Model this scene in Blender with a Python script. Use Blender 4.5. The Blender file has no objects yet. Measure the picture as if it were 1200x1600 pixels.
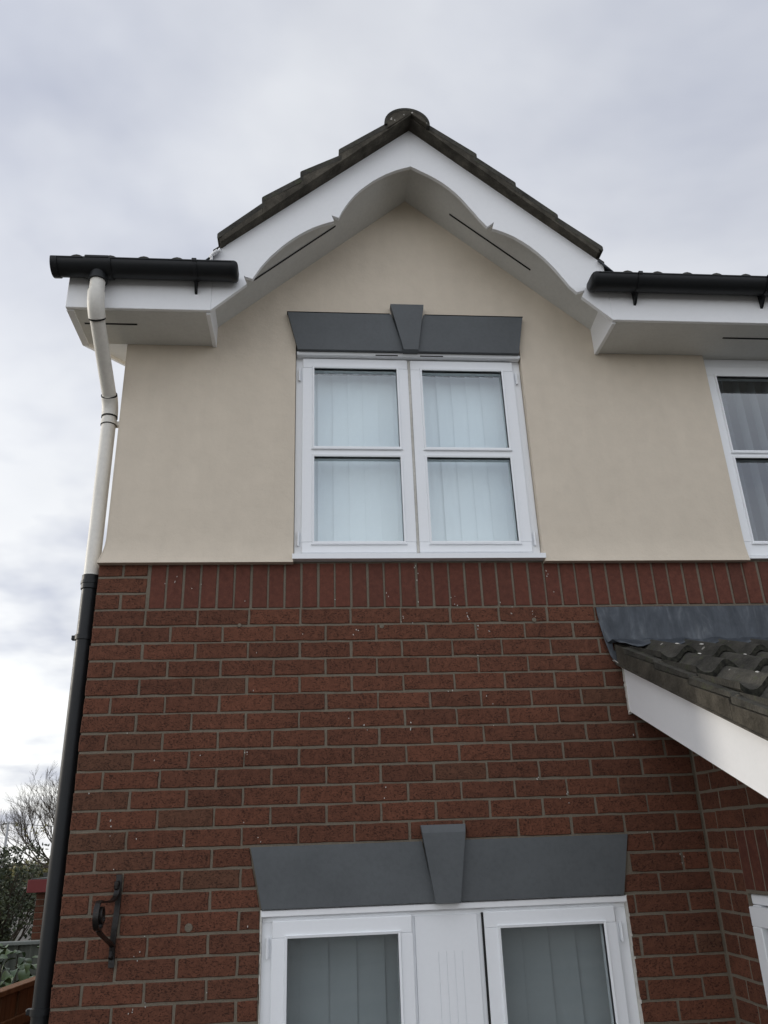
import bpy, math, random
from mathutils import Vector, Matrix
random.seed(7)
S = bpy.context.scene
C = S.collection
PI = math.pi

# ------------------------------------------------------------------ camera
CAM = Vector((0.955, -3.448, -1.210))
FOC = 1238.4                       # in pixels of a 1200 x 1600 picture
ax, ay, az = 1.968, 0.033, -0.082
ROT = (Matrix.Rotation(az, 3, 'Z') @ Matrix.Rotation(ay, 3, 'Y') @ Matrix.Rotation(ax, 3, 'X'))
cd = bpy.data.cameras.new('camera')
cam = bpy.data.objects.new('camera', cd)
C.objects.link(cam)
cam.matrix_world = Matrix.Translation(CAM) @ ROT.to_4x4()
cd.sensor_fit = 'VERTICAL'
cd.sensor_height = 32.0
cd.lens = FOC / 1600 * 32.0
cd.clip_start = 0.05
cd.clip_end = 2000
S.camera = cam

def proj(p):
    q = ROT.transposed() @ (Vector(p) - CAM)
    if q.z > -0.01: return None
    return 600 + FOC * q.x / -q.z, 800 - FOC * q.y / -q.z, -q.z

# ------------------------------------------------------------------ light
SUN_AZ = Vector((-0.957, 0.287, 0)).normalized()
SUN_EL = math.radians(15)
sd = (SUN_AZ * math.cos(SUN_EL) + Vector((0, 0, math.sin(SUN_EL)))).normalized()
sl = bpy.data.lights.new('sun', 'SUN')
sl.energy = 1.2
sl.angle = math.radians(5)
sl.color = (1.0, 0.93, 0.82)
so = bpy.data.objects.new('sun', sl)
C.objects.link(so)
so.rotation_euler = sd.to_track_quat('Z', 'Y').to_euler()

W = bpy.data.worlds.new('World')
S.world = W
W.use_nodes = True
nt = W.node_tree
for n in list(nt.nodes): nt.nodes.remove(n)
def wn(t, **k):
    n = nt.nodes.new(t)
    for a, b in k.items(): setattr(n, a, b)
    return n
def wmath(op, a, b=None, c=None, clamp=False):
    n = wn('ShaderNodeMath', operation=op); n.use_clamp = clamp
    for i, v in enumerate((a, b, c)):
        if v is None: continue
        if isinstance(v, (int, float)): n.inputs[i].default_value = v
        else: nt.links.new(v, n.inputs[i])
    return n.outputs[0]
sky = wn('ShaderNodeTexSky', sky_type='NISHITA')
sky.sun_disc = False
sky.sun_elevation = SUN_EL
sky.sun_rotation = math.atan2(SUN_AZ.x, SUN_AZ.y)
sky.dust_density = 2.0
bg1 = wn('ShaderNodeBackground'); bg1.inputs[1].default_value = 0.1
nt.links.new(sky.outputs[0], bg1.inputs[0])
tc = wn('ShaderNodeTexCoord')
sep = wn('ShaderNodeSeparateXYZ'); nt.links.new(tc.outputs['Generated'], sep.inputs[0])
zz = wmath('MAXIMUM', sep.outputs[2], 0.0)
den = wmath('ADD', zz, 0.22)
cx_ = wmath('DIVIDE', sep.outputs[0], den)
cy_ = wmath('DIVIDE', sep.outputs[1], den)
comb = wn('ShaderNodeCombineXYZ')
nt.links.new(cx_, comb.inputs[0]); nt.links.new(cy_, comb.inputs[1])
nz = wn('ShaderNodeTexNoise'); nt.links.new(comb.outputs[0], nz.inputs['Vector'])
nz.inputs['Scale'].default_value = 1.05; nz.inputs['Detail'].default_value = 6.0
nz.inputs['Roughness'].default_value = 0.5; nz.inputs['Distortion'].default_value = 0.35
ramp = wn('ShaderNodeValToRGB'); nt.links.new(nz.outputs['Fac'], ramp.inputs[0])
e = ramp.color_ramp.elements
e[0].position = 0.38; e[0].color = (0.395, 0.425, 0.525, 1)
e[1].position = 0.62; e[1].color = (0.73, 0.755, 0.81, 1)
# brighter, warmer veil towards the low sun
dt = wn('ShaderNodeVectorMath', operation='DOT_PRODUCT'); nt.links.new(tc.outputs['Generated'], dt.inputs[0])
dt.inputs[1].default_value = (SUN_AZ.x, SUN_AZ.y, 0.0)
glow = wmath('MULTIPLY', wmath('MULTIPLY_ADD', dt.outputs['Value'], 0.6, 0.88, True), 0.80)
low = wmath('SUBTRACT', 1.0, wmath('MULTIPLY', zz, 1.7), None, True)
gl = wmath('MULTIPLY', glow, wmath('ADD', wmath('MULTIPLY', low, 1.1), 0.35), None, True)
nz2 = wn('ShaderNodeTexNoise'); nt.links.new(comb.outputs[0], nz2.inputs['Vector'])
nz2.inputs['Scale'].default_value = 2.6; nz2.inputs['Detail'].default_value = 4.0
gl2 = wmath('MULTIPLY', gl, wmath('ADD', wmath('MULTIPLY', nz2.outputs['Fac'], 4.2), -1.35, None, True), None, True)
mx = wn('ShaderNodeMix', data_type='RGBA'); nt.links.new(gl2, mx.inputs[0])
nt.links.new(ramp.outputs[0], mx.inputs[6]); mx.inputs[7].default_value = (0.97, 0.975, 0.96, 1)
bg2 = wn('ShaderNodeBackground'); nt.links.new(mx.outputs[2], bg2.inputs[0]); nt.links.new(wmath('MULTIPLY_ADD', wmath('MULTIPLY', sep.outputs[1], -1.0, None, True), 0.55, wmath('MULTIPLY_ADD', wmath('MULTIPLY', sep.outputs[0], -1.0, None, True), 0.35, 0.97)), bg2.inputs[1])  # extra sky strength, added behind the camera and left to brighten the house
ms = wn('ShaderNodeMixShader'); ms.inputs[0].default_value = 0.93
nt.links.new(bg1.outputs[0], ms.inputs[1]); nt.links.new(bg2.outputs[0], ms.inputs[2])
wo = wn('ShaderNodeOutputWorld'); nt.links.new(ms.outputs[0], wo.inputs[0])
S.view_settings.view_transform = 'Standard'
S.view_settings.look = 'None'
S.view_settings.exposure = 0.18
S.view_settings.gamma = 1.0
S.view_settings.use_curve_mapping = False
S.render.engine = 'CYCLES'

# ------------------------------------------------------------------ materials
class Mat:
    def __init__(s, name):
        s.m = bpy.data.materials.new(name); s.m.use_nodes = True
        s.t = s.m.node_tree; s.b = s.t.nodes['Principled BSDF']
        g = s.t.nodes.new('ShaderNodeNewGeometry'); s.geo = g
        s.pos = g.outputs['Position']
    def n(s, t, **k):
        x = s.t.nodes.new(t)
        for a, b in k.items(): setattr(x, a, b)
        return x
    def l(s, a, b): s.t.links.new(a, b)
    def noise(s, scale, detail=4, rough=.55, dist=0, vec=None, stretch=None):
        x = s.n('ShaderNodeTexNoise')
        v = vec or s.pos
        if stretch:
            mp = s.n('ShaderNodeMapping'); mp.inputs['Scale'].default_value = stretch
            s.l(v, mp.inputs[0]); v = mp.outputs[0]
        s.l(v, x.inputs['Vector'])
        x.inputs['Scale'].default_value = scale; x.inputs['Detail'].default_value = detail
        x.inputs['Roughness'].default_value = rough; x.inputs['Distortion'].default_value = dist
        return x.outputs['Fac']
    def ramp(s, fac, stops, interp='LINEAR'):
        r = s.n('ShaderNodeValToRGB'); s.l(fac, r.inputs[0]); cr = r.color_ramp; cr.interpolation = interp
        while len(cr.elements) < len(stops): cr.elements.new(0.5)
        for el, (p, c) in zip(cr.elements, stops):
            el.position = p
            el.color = (c, c, c, 1) if isinstance(c, (int, float)) else (*c, 1)
        return r.outputs[0]
    def mix(s, fac, a, b, mode='MIX'):
        x = s.n('ShaderNodeMix', data_type='RGBA', blend_type=mode)
        for i, v in ((0, fac), (6, a), (7, b)):
            if isinstance(v, (int, float)): x.inputs[i].default_value = v if i == 0 else (v, v, v, 1)
            elif isinstance(v, tuple): x.inputs[i].default_value = (*v, 1)
            else: s.l(v, x.inputs[i])
        return x.outputs[2]
    def math(s, op, a, b=0.0, clamp=False):
        x = s.n('ShaderNodeMath', operation=op); x.use_clamp = clamp
        for i, v in ((0, a), (1, b)):
            if isinstance(v, (int, float)): x.inputs[i].default_value = v
            else: s.l(v, x.inputs[i])
        return x.outputs[0]
    def bump(s, h, dist=.002, strength=1.0):
        x = s.n('ShaderNodeBump'); x.inputs['Distance'].default_value = dist
        x.inputs['Strength'].default_value = strength
        s.l(h, x.inputs['Height']); s.l(x.outputs[0], s.b.inputs['Normal'])
    def col(s, c):
        if isinstance(c, tuple): s.b.inputs['Base Color'].default_value = (*c, 1)
        else: s.l(c, s.b.inputs['Base Color'])
        return s
    def rough(s, r, spec=None):
        if isinstance(r, (int, float)): s.b.inputs['Roughness'].default_value = r
        else: s.l(r, s.b.inputs['Roughness'])
        if spec is not None: s.b.inputs['Specular IOR Level'].default_value = spec
        return s

def brick_material(name, stops, speck=True, pit=.0025, var=.30):
    m = Mat(name)
    oi = m.n('ShaderNodeObjectInfo')
    rnd = m.math('FRACT', m.math('ADD', m.math('MULTIPLY', oi.outputs['Random'], 7.31), m.geo.outputs['Random Per Island']))
    base = m.ramp(rnd, stops)
    big = m.noise(1.3, 2)
    base = m.mix(.35, base, m.ramp(big, [(.3, .72), (.7, 1.25)]), 'MULTIPLY')
    mid = m.noise(42, 5, .6)
    base = m.mix(.55, base, m.ramp(mid, [(.3, .62), (.5, 1.0), (.72, 1.45)]), 'MULTIPLY')
    fine = m.noise(300, 3, .6, 0, None, (1, 1, 1.5))
    base = m.mix(.5, base, m.ramp(fine, [(.3, .55), (.5, 1.0), (.75, 1.35)]), 'MULTIPLY')
    h = m.math('ADD', m.math('MULTIPLY', fine, .6), m.math('MULTIPLY', mid, .7))
    if speck:
        pits = m.noise(120, 3, .7, .6, None, (1.0, 1.0, 1.7))
        patch = m.noise(20, 2)
        pf = m.ramp(m.math('ADD', pits, m.math('MULTIPLY', m.math('SUBTRACT', patch, .5), .22)), [(.565, 0.0), (.61, 1.0)])
        base = m.mix(m.math('MULTIPLY', pf, .62), base, (.008, .006, .005))
        h = m.math('SUBTRACT', h, m.math('MULTIPLY', pf, .8))
    # sparse paint and mortar splashes
    v = m.n('ShaderNodeTexVoronoi'); v.inputs['Scale'].default_value = 7.0; v.inputs['Randomness'].default_value = 1.0
    mp = m.n('ShaderNodeMapping'); mp.inputs['Scale'].default_value = (1.2, 1.2, .6)
    jit = m.noise(60, 2)
    vm = m.n('ShaderNodeVectorMath', operation='ADD'); m.l(m.pos, vm.inputs[0])
    sc = m.n('ShaderNodeVectorMath', operation='SCALE'); cc = m.n('ShaderNodeCombineXYZ')
    for i in range(3): m.l(jit, cc.inputs[i])
    m.l(cc.outputs[0], sc.inputs[0]); sc.inputs['Scale'].default_value = .025
    m.l(sc.outputs[0], vm.inputs[1]); m.l(vm.outputs[0], mp.inputs[0]); m.l(mp.outputs[0], v.inputs['Vector'])
    wsep = m.n('ShaderNodeSeparateColor'); m.l(v.outputs['Color'], wsep.inputs[0])
    keep = m.math('GREATER_THAN', wsep.outputs[0], 2.0)
    rad = m.math('MULTIPLY', wsep.outputs[1], .085)
    spot = m.math('MULTIPLY', keep, m.math('LESS_THAN', v.outputs['Distance'], rad))
    base = m.mix(m.math('MULTIPLY', spot, .75), base, (.62, .58, .52))
    m.col(base); m.rough(.88, .25); m.bump(h, pit, .9)
    return m.m

M = {}
M['brick'] = brick_material('dragwire_red_brick', [(0, (.108, .044, .0270)), (.25, (.132, .052, .0310)), (.5, (.118, .047, .0285)), (.75, (.143, .055, .0325)), (.9, (.124, .050, .0305)), (1, (.112, .053, .0325))])
M['soldier'] = brick_material('smooth_red_brick', [(0, (.108, .039, .027)), (.5, (.122, .043, .029)), (1, (.100, .038, .0265))], False, .0012)
m = Mat('mortar'); a = m.noise(160, 5, .7); b = m.noise(6, 3)
m.col(m.mix(.6, m.mix(b, (.145, .124, .095), (.215, .185, .143)), m.ramp(a, [(.25, .55), (.5, 1.0), (.8, 1.3)]), 'MULTIPLY'))
m.rough(.95, .2); m.bump(a, .004); M['mortar'] = m.m
m = Mat('cream_render'); a = m.noise(420, 4, .6); b = m.noise(1.6, 4); c = m.noise(14, 4, .6); st = m.noise(3.0, 4, .6, .4, None, (3.0, 3.0, .5))
col = m.mix(b, (.635, .56, .455), (.69, .61, .50))
col = m.mix(.25, col, m.ramp(c, [(.3, .88), (.7, 1.08)]), 'MULTIPLY')
col = m.mix(.18, col, m.ramp(st, [(.35, .86), (.6, 1.05)]), 'MULTIPLY')
sp = m.ramp(m.noise(75, 2, .5, 0), [(.76, 0.0), (.80, 1.0)])
col = m.mix(m.math('MULTIPLY', sp, .35), col, (.25, .22, .18))
m.col(col); m.rough(.85, .25); m.bump(m.math('ADD', m.math('MULTIPLY', a, .45), m.math('MULTIPLY', c, 1.2)), .0034, .9); M['render'] = m.m
def paint(name, c, rough=.4, dirt=.12, bumpd=.0004, spec=.4):
    m = Mat(name); a = m.noise(4, 4); b = m.noise(60, 4)
    col = m.mix(dirt, c, m.ramp(a, [(.3, .6), (.65, 1.1)]), 'MULTIPLY')
    col = m.mix(dirt * .8, col, m.ramp(b, [(.3, .65), (.6, 1.08)]), 'MULTIPLY')
    m.col(col); m.rough(m.math('ADD', m.math('MULTIPLY', b, .25), rough - .1), spec); m.bump(m.math('ADD', a, m.math('MULTIPLY', b, .3)), bumpd); return m.m
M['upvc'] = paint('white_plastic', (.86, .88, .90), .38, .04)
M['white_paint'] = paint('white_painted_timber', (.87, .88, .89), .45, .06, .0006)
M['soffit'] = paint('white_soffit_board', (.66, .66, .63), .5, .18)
M['white_edge'] = paint('aged_white_sealant', (.60, .58, .53), .7, .5, .003)
M['grey_paint'] = paint('slate_grey_masonry_paint', (.095, .104, .110), .55, .35, .0020)
M['black_pipe'] = paint('black_plastic', (.012, .0135, .015), .42, .3, .0004, .3)
M['cream_pipe'] = paint('cream_painted_plastic', (.76, .74, .68), .45, .22, .0008)
M['dark'] = paint('black_void', (.012, .012, .012), .8)
M['vane'] = paint('pale_blind_fabric', (.86, .905, .92), .8, .05)
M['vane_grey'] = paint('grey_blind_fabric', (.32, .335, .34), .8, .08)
M['plaster'] = paint('interior_plaster', (.30, .29, .27), .9)
m = Mat('wrought_iron'); a = m.noise(90, 4)
m.col(m.ramp(a, [(.35, (.006, .006, .006)), (.65, (.014, .010, .008)), (.8, (.06, .028, .016))])); m.rough(.38, .35); m.bump(a, .001); M['iron'] = m.m
m = Mat('weathered_concrete_tile'); a = m.noise(9, 5, .6); b = m.noise(120, 4, .6); g = m.noise(26, 4, .6, .5)
col = m.ramp(a, [(.3, (.034, .033, .029)), (.5, (.060, .057, .049)), (.75, (.10, .094, .080))])
col = m.mix(.6, col, m.ramp(b, [(.3, .6), (.7, 1.35)]), 'MULTIPLY')
col = m.mix(m.ramp(g, [(.56, 0.0), (.66, .5)]), col, (.075, .085, .045))
vo = m.n('ShaderNodeTexVoronoi'); vo.inputs['Scale'].default_value = 22; m.l(m.pos, vo.inputs['Vector'])
sc = m.n('ShaderNodeSeparateColor'); m.l(vo.outputs['Color'], sc.inputs[0])
sp = m.math('MULTIPLY', m.math('GREATER_THAN', sc.outputs[0], .86), m.math('LESS_THAN', m.math('ADD', vo.outputs['Distance'], m.math('MULTIPLY', m.math('SUBTRACT', b, .5), .12)), m.math('MULTIPLY', sc.outputs[1], .19)))
col = m.mix(m.math('MULTIPLY', sp, .7), col, (.42, .40, .36))
m.col(col); m.rough(.9, .2); m.bump(m.math('ADD', b, m.math('MULTIPLY', g, .6)), .004); M['tile'] = m.m
m = Mat('mossy_shaded_tile_edge'); a = m.noise(60, 4, .6); m.col(m.ramp(a, [(.35, (.014, .014, .012)), (.7, (.045, .044, .034))])); m.rough(.95, .1); m.bump(a, .004); M['tile_edge'] = m.m  # nose shadow and moss both put into this dark colour
m = Mat('verge_mortar'); a = m.noise(12, 5, .6); b = m.noise(130, 4, .65); st = m.noise(5, 4, .6, .3, None, (4, 4, 1))
col = m.ramp(a, [(.3, (.052, .047, .038)), (.55, (.092, .083, .067)), (.8, (.14, .126, .10))])
col = m.mix(.6, col, m.ramp(b, [(.3, .6), (.7, 1.35)]), 'MULTIPLY'); col = m.mix(.6, col, m.ramp(st, [(.35, .55), (.6, 1.15)]), 'MULTIPLY')
m.col(col); m.rough(.95, .15); m.bump(b, .004); M['verge'] = m.m
m = Mat('lead_sheet'); a = m.noise(7, 5, .6, .6, None, (2.0, 2, .8)); b = m.noise(60, 4); st = m.noise(14, 4, .6, .5, None, (3, 3, .4))
col = m.ramp(a, [(.3, (.036, .043, .053)), (.55, (.064, .074, .087)), (.8, (.16, .172, .185))])
col = m.mix(.5, col, m.ramp(st, [(.35, .7), (.7, 1.35)]), 'MULTIPLY')
m.col(col); m.b.inputs['Metallic'].default_value = .35; m.rough(m.math('ADD', m.math('MULTIPLY', b, .3), .42)); m.bump(m.math('ADD', a, m.math('MULTIPLY', b, .2)), .004); M['lead'] = m.m
m = Mat('window_glass')
gl_ = m.n('ShaderNodeBsdfGlossy'); gl_.inputs['Roughness'].default_value = .012
gl_.inputs['Color'].default_value = (.93, .97, 1, 1)
tr = m.n('ShaderNodeBsdfTransparent'); tr.inputs['Color'].default_value = (.95, .98, .985, 1)
fr = m.n('ShaderNodeFresnel'); fr.inputs['IOR'].default_value = 2.4
a = m.noise(2.2, 2); bp_ = m.n('ShaderNodeBump'); bp_.inputs['Distance'].default_value = .0012; bp_.inputs['Strength'].default_value = .3

mxs = m.n('ShaderNodeMixShader'); m.l(m.math('MULTIPLY', fr.outputs[0], m.math('SUBTRACT', 1.0, m.geo.outputs['Backfacing'])), mxs.inputs[0]); m.l(tr.outputs[0], mxs.inputs[1]); m.l(gl_.outputs[0], mxs.inputs[2])
m.l(mxs.outputs[0], m.t.nodes['Material Output'].inputs[0]); M['glass'] = m.m
m = Mat('orange_fence_timber'); a = m.noise(30, 5, .6, .6, None, (1, 1, .08)); oi = m.n('ShaderNodeObjectInfo')
col = m.ramp(a, [(.3, (.13, .062, .030)), (.7, (.25, .130, .068))])
col = m.mix(.7, col, m.ramp(oi.outputs['Random'], [(0, .6), (1, 1.25)]), 'MULTIPLY')
m.col(col); m.rough(.8, .2); m.bump(a, .003); M['timber'] = m.m
m = Mat('green_grey_fence_timber'); a = m.noise(24, 5, .6, .6, None, (1, 1, .1)); oi = m.n('ShaderNodeObjectInfo')
col = m.ramp(a, [(.3, (.045, .052, .045)), (.7, (.10, .11, .095))])
col = m.mix(.6, col, m.ramp(oi.outputs['Random'], [(0, .7), (1, 1.2)]), 'MULTIPLY')
m.col(col); m.rough(.9, .2); m.bump(a, .003); M['fence_grey'] = m.m
M['red_fascia'] = paint('red_painted_fascia', (.16, .020, .020), .5, .3)
M['felt'] = paint('roofing_felt', (.06, .065, .06), .9, .4, .003)
m = Mat('bark'); a = m.noise(20, 4); m.col(m.ramp(a, [(.3, (.050, .042, .033)), (.7, (.105, .090, .070))])); m.rough(.95, .1); M['bark'] = m.m
def leafmat(name, c0, c1, rough=.55):
    m = Mat(name); r = m.math('FRACT', m.math('ADD', m.geo.outputs['Random Per Island'], m.math('MULTIPLY', m.n('ShaderNodeObjectInfo').outputs['Random'], 5.3)))
    m.col(m.ramp(r, [(0, c0), (1, c1)])); m.rough(rough, .4); return m.m
M['dark_leaf'] = leafmat('dark_evergreen_leaf', (.018, .028, .014), (.060, .075, .030))
M['autumn_leaf'] = leafmat('sparse_autumn_leaf', (.10, .10, .03), (.20, .17, .06))
M['autumn_leaf'].node_tree
M['big_leaf'] = leafmat('glossy_garden_leaf', (.028, .055, .026), (.095, .150, .065), .45)
M['rail_paint'] = paint('faded_green_rail', (.17, .19, .18), .8, .3)
M['post'] = paint('pale_galvanised_metal', (.45, .46, .47), .5, .2)
m = Mat('ground'); a = m.noise(.6, 6, .6); b = m.noise(30, 4, .6)
col = m.ramp(a, [(.4, (.11, .105, .095)), (.6, (.16, .15, .135))]); col = m.mix(.5, col, m.ramp(b, [(.3, .7), (.7, 1.25)]), 'MULTIPLY')
m.col(col); m.rough(.95, .2); m.bump(b, .01); M['ground'] = m.m
m = Mat('lawn_grass'); a = m.noise(3, 6, .6); b = m.noise(80, 4, .6)
col = m.ramp(a, [(.35, (.035, .06, .02)), (.65, (.07, .10, .035))]); col = m.mix(.5, col, m.ramp(b, [(.3, .6), (.7, 1.3)]), 'MULTIPLY')
m.col(col); m.rough(.95, .2); m.bump(b, .03); M['lawn'] = m.m

# ------------------------------------------------------------------ helpers
class MB:
    def __init__(s): s.v = []; s.f = []; s.sm = False
    def add(s, v, f):
        o = len(s.v); s.v += [tuple(p) for p in v]; s.f += [tuple(i + o for i in q) for q in f]; return s
    def box(s, x0, x1, y0, y1, z0, z1, b=0.0):
        if x1 < x0: x0, x1 = x1, x0
        if y1 < y0: y0, y1 = y1, y0
        if z1 < z0: z0, z1 = z1, z0
        if b <= 0:
            v = [(x, y, z) for x in (x0, x1) for y in (y0, y1) for z in (z0, z1)]
            return s.add(v, [(0, 1, 3, 2), (4, 6, 7, 5), (0, 4, 5, 1), (2, 3, 7, 6), (0, 2, 6, 4), (1, 5, 7, 3)])
        b = min(b, (x1 - x0) * .45, (y1 - y0) * .45, (z1 - z0) * .45)
        lo = (x0, y0, z0); hi = (x1, y1, z1); v = []; idx = {}
        for sx in (0, 1):
            for sy in (0, 1):
                for sz in (0, 1):
                    c = (sx, sy, sz)
                    for a in range(3):
                        p = []
                        for k in range(3):
                            e = hi[k] if c[k] else lo[k]
                            if k != a: e += -b if c[k] else b
                            p.append(e)
                        idx[(c, a)] = len(v); v.append(tuple(p))
        f = []
        for a in range(3):
            o1, o2 = (a + 1) % 3, (a + 2) % 3
            for sd_ in (0, 1):
                q = []
                for (i, j) in ((0, 0), (1, 0), (1, 1), (0, 1)):
                    c = [0, 0, 0]; c[a] = sd_; c[o1] = i; c[o2] = j; q.append(idx[(tuple(c), a)])
                f.append(tuple(q if sd_ else q[::-1]))
        for a in range(3):          # edges running along axis a
            o1, o2 = (a + 1) % 3, (a + 2) % 3
            for i in (0, 1):
                for j in (0, 1):
                    c0 = [0, 0, 0]; c0[o1] = i; c0[o2] = j; c1 = list(c0); c1[a] = 1
                    c0 = tuple(c0); c1 = tuple(c1)
                    q = (idx[(c0, o1)], idx[(c1, o1)], idx[(c1, o2)], idx[(c0, o2)])
                    f.append(q if i != j else q[::-1])
        for c in [(i, j, k) for i in (0, 1) for j in (0, 1) for k in (0, 1)]:
            q = (idx[(c, 0)], idx[(c, 1)], idx[(c, 2)])
            f.append(q if sum(c) % 2 else q[::-1])
        return s.add(v, f)
    def prism(s, poly, y0, y1, plane='xz'):
        """polygon extruded along the missing axis"""
        n = len(poly)
        def P(a, b, c):
            return {'xz': (a, c, b), 'yz': (c, a, b), 'xy': (a, b, c)}[plane]
        v = [P(a, b, y0) for a, b in poly] + [P(a, b, y1) for a, b in poly]
        f = [tuple(range(n)), tuple(range(2 * n - 1, n - 1, -1))]
        f += [(i, i + n, (i + 1) % n + n, (i + 1) % n) for i in range(n)]
        return s.add(v, f)
    def tube(s, pts, r, seg=10, caps=True):
        pts = [Vector(p) for p in pts]; n = len(pts)
        rs = r if isinstance(r, (list, tuple)) else [r] * n
        rings = []; up = None; o = len(s.v)
        for i in range(n):
            d = (pts[min(i + 1, n - 1)] - pts[max(i - 1, 0)]).normalized()
            if up is None:
                up = Vector((0, 0, 1)) if abs(d.z) < .9 else Vector((0, 1, 0))
            u = (up - d * up.dot(d)).normalized(); w = d.cross(u); up = u
            for k in range(seg):
                t = 2 * PI * k / seg
                s.v.append(tuple(pts[i] + (u * math.cos(t) + w * math.sin(t)) * rs[i]))
        for i in range(n - 1):
            for k in range(seg):
                k2 = (k + 1) % seg
                s.f.append((o + i * seg + k, o + i * seg + k2, o + (i + 1) * seg + k2, o + (i + 1) * seg + k))
        if caps:
            s.f.append(tuple(o + k for k in reversed(range(seg)))); s.f.append(tuple(o + (n - 1) * seg + k for k in range(seg)))
        return s
    def strap(s, pts, wvec, th):
        """flat bar bent along pts, wide along wvec"""
        pts = [Vector(p) for p in pts]; w = Vector(wvec) / 2; n = len(pts); o = len(s.v)
        for i in range(n):
            d = (pts[min(i + 1, n - 1)] - pts[max(i - 1, 0)]).normalized()
            t = d.cross(w).normalized() * th / 2
            s.v += [tuple(pts[i] + a * w + b * t) for a, b in ((1, 1), (-1, 1), (-1, -1), (1, -1))]
        for i in range(n - 1):
            for k in range(4):
                s.f.append((o + i * 4 + k, o + i * 4 + (k + 1) % 4, o + i * 4 + 4 + (k + 1) % 4, o + i * 4 + 4 + k))
        s.f.append((o + 3, o + 2, o + 1, o)); e = o + (n - 1) * 4; s.f.append((e, e + 1, e + 2, e + 3))
        return s
    def mesh(s, name, mat, smooth=None):
        me = bpy.data.meshes.new(name); me.from_pydata(s.v, [], s.f)
        me.materials.append(M[mat] if isinstance(mat, str) else mat)
        bmfix(me)
        if smooth is not None:
            me.shade_smooth()
            me.set_sharp_from_angle(angle=math.radians(smooth))
        return me
    def obj(s, name, mat, parent=None, smooth=None, **k):
        return link(name, s.mesh(name, mat, smooth), parent, **k)
import bmesh
def bmfix(me):
    bm = bmesh.new(); bm.from_mesh(me); bmesh.ops.recalc_face_normals(bm, faces=bm.faces); bm.to_mesh(me); bm.free()
def link(name, me, parent=None, loc=None, rz=None, **k):
    o = bpy.data.objects.new(name, me); C.objects.link(o)
    if parent: o.parent = parent
    if loc: o.location = loc
    if rz is not None: o.rotation_euler = (0, 0, rz)
    for a, b in k.items(): o[a] = b
    return o
def thing(name, label, cat, loc=(0, 0, 0), group=None):
    o = bpy.data.objects.new(name, None); C.objects.link(o); o.empty_display_size = .1
    o['label'] = label; o['category'] = cat
    if group: o['group'] = group
    o.location = loc
    return o
def setp(o, parent):
    o.parent = parent; o.matrix_parent_inverse = Matrix.Translation(-parent.location); return o
def lin(a, b, t): return a + (b - a) * t

G = -3.67          # ground level; z = 0 is the top of the front brickwork

# ------------------------------------------------------------------ ground
MB().add([(-400, -400, G), (400, -400, G), (400, 400, G), (-400, 400, G)], [(0, 1, 2, 3)]).obj('ground', 'ground', kind='structure')
MB().add([(-30, 3.0, G + .004), (-1.05, 3.0, G + .004), (-1.05, 7.0, G + .004), (-30, 7.0, G + .004)], [(0, 1, 2, 3)]).obj('lawn', 'lawn', kind='structure')

house = thing('house', 'brick and cream rendered house with a white scalloped gable and grey window lintels', 'house', (0, 0, G))
def part(o): return setp(o, house)

# ------------------------------------------------------------------ brick front wall
mb = MB()
B = .09
MY = .0042
mb.box(.0018, .752, MY, B, G, -.006)
mb.box(2.210, 6.0, MY, B, G, -.006)
mb.box(.752, 2.210, MY, B, -1.425, -.006)
mb.box(.752, 2.210, MY, B, G, -2.70)
wall = part(mb.obj('brick_wall', 'mortar', label='lower front wall of red dragwire brick'))

def brick_mesh(poly, depth, seed, jit=.0015, bev=.0026, nseg=4, name='brick', mat='brick'):
    """outline (x, z) -> brick body with worn arrises; front at y = 0 facing -y"""
    r = random.Random(seed); out = []
    n = len(poly)
    for i in range(n):
        a = poly[i]; b = poly[(i + 1) % n]
        L = math.hypot(b[0] - a[0], b[1] - a[1]); k = nseg if L > .12 else 2
        for j in range(k):
            t = j / k
            out.append((lin(a[0], b[0], t) + r.uniform(-jit, jit), lin(a[1], b[1], t) + r.uniform(-jit, jit)))
    cx = sum(p[0] for p in out) / len(out); cz = sum(p[1] for p in out) / len(out)
    v = []; m_ = len(out)
    for (x, z) in out: v.append((x, depth, z))
    for (x, z) in out: v.append((x, .003 + r.uniform(0, .001), z))
    for (x, z) in out:
        dx, dz = x - cx, z - cz
        v.append((x - math.copysign(min(bev, abs(dx)), dx) * (abs(dx) > .012), r.uniform(-.0006, .0006), z - math.copysign(min(bev, abs(dz)), dz) * (abs(dz) > .012)))
    v.append((cx, -.0004, cz))
    f = []
    for L0, L1 in ((0, m_), (m_, 2 * m_)):
        for i in range(m_):
            j = (i + 1) % m_; f.append((L0 + i, L0 + j, L1 + j, L1 + i))
    for i in range(m_): f.append((2 * m_ + i, 2 * m_ + (i + 1) % m_, 3 * m_))
    me = bpy.data.meshes.new(name); me.from_pydata(v, [], f); me.materials.append(M[mat]); bmfix(me)
    return me
def rect(w, h): return [(-w / 2, -h / 2), (w / 2, -h / 2), (w / 2, h / 2), (-w / 2, h / 2)]
V_full = [brick_mesh(rect(.2165 + random.uniform(-.002, .0015), .0663 + random.uniform(-.0015, .001)), .04, 10 + i) for i in range(14)]
V_half = [brick_mesh(rect(.1025, .065), .04, 60 + i) for i in range(6)]
V_sol = [brick_mesh(rect(.065, .207), .04, 90 + i, .0006, .0018, name='soldier_brick', mat='soldier') for i in range(6)]

stuff = {}
def add_stuff(key, me, M4):
    s = stuff.setdefault(key, MB()); s.add([M4 @ v.co for v in me.vertices], [tuple(p.vertices) for p in me.polygons])

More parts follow.
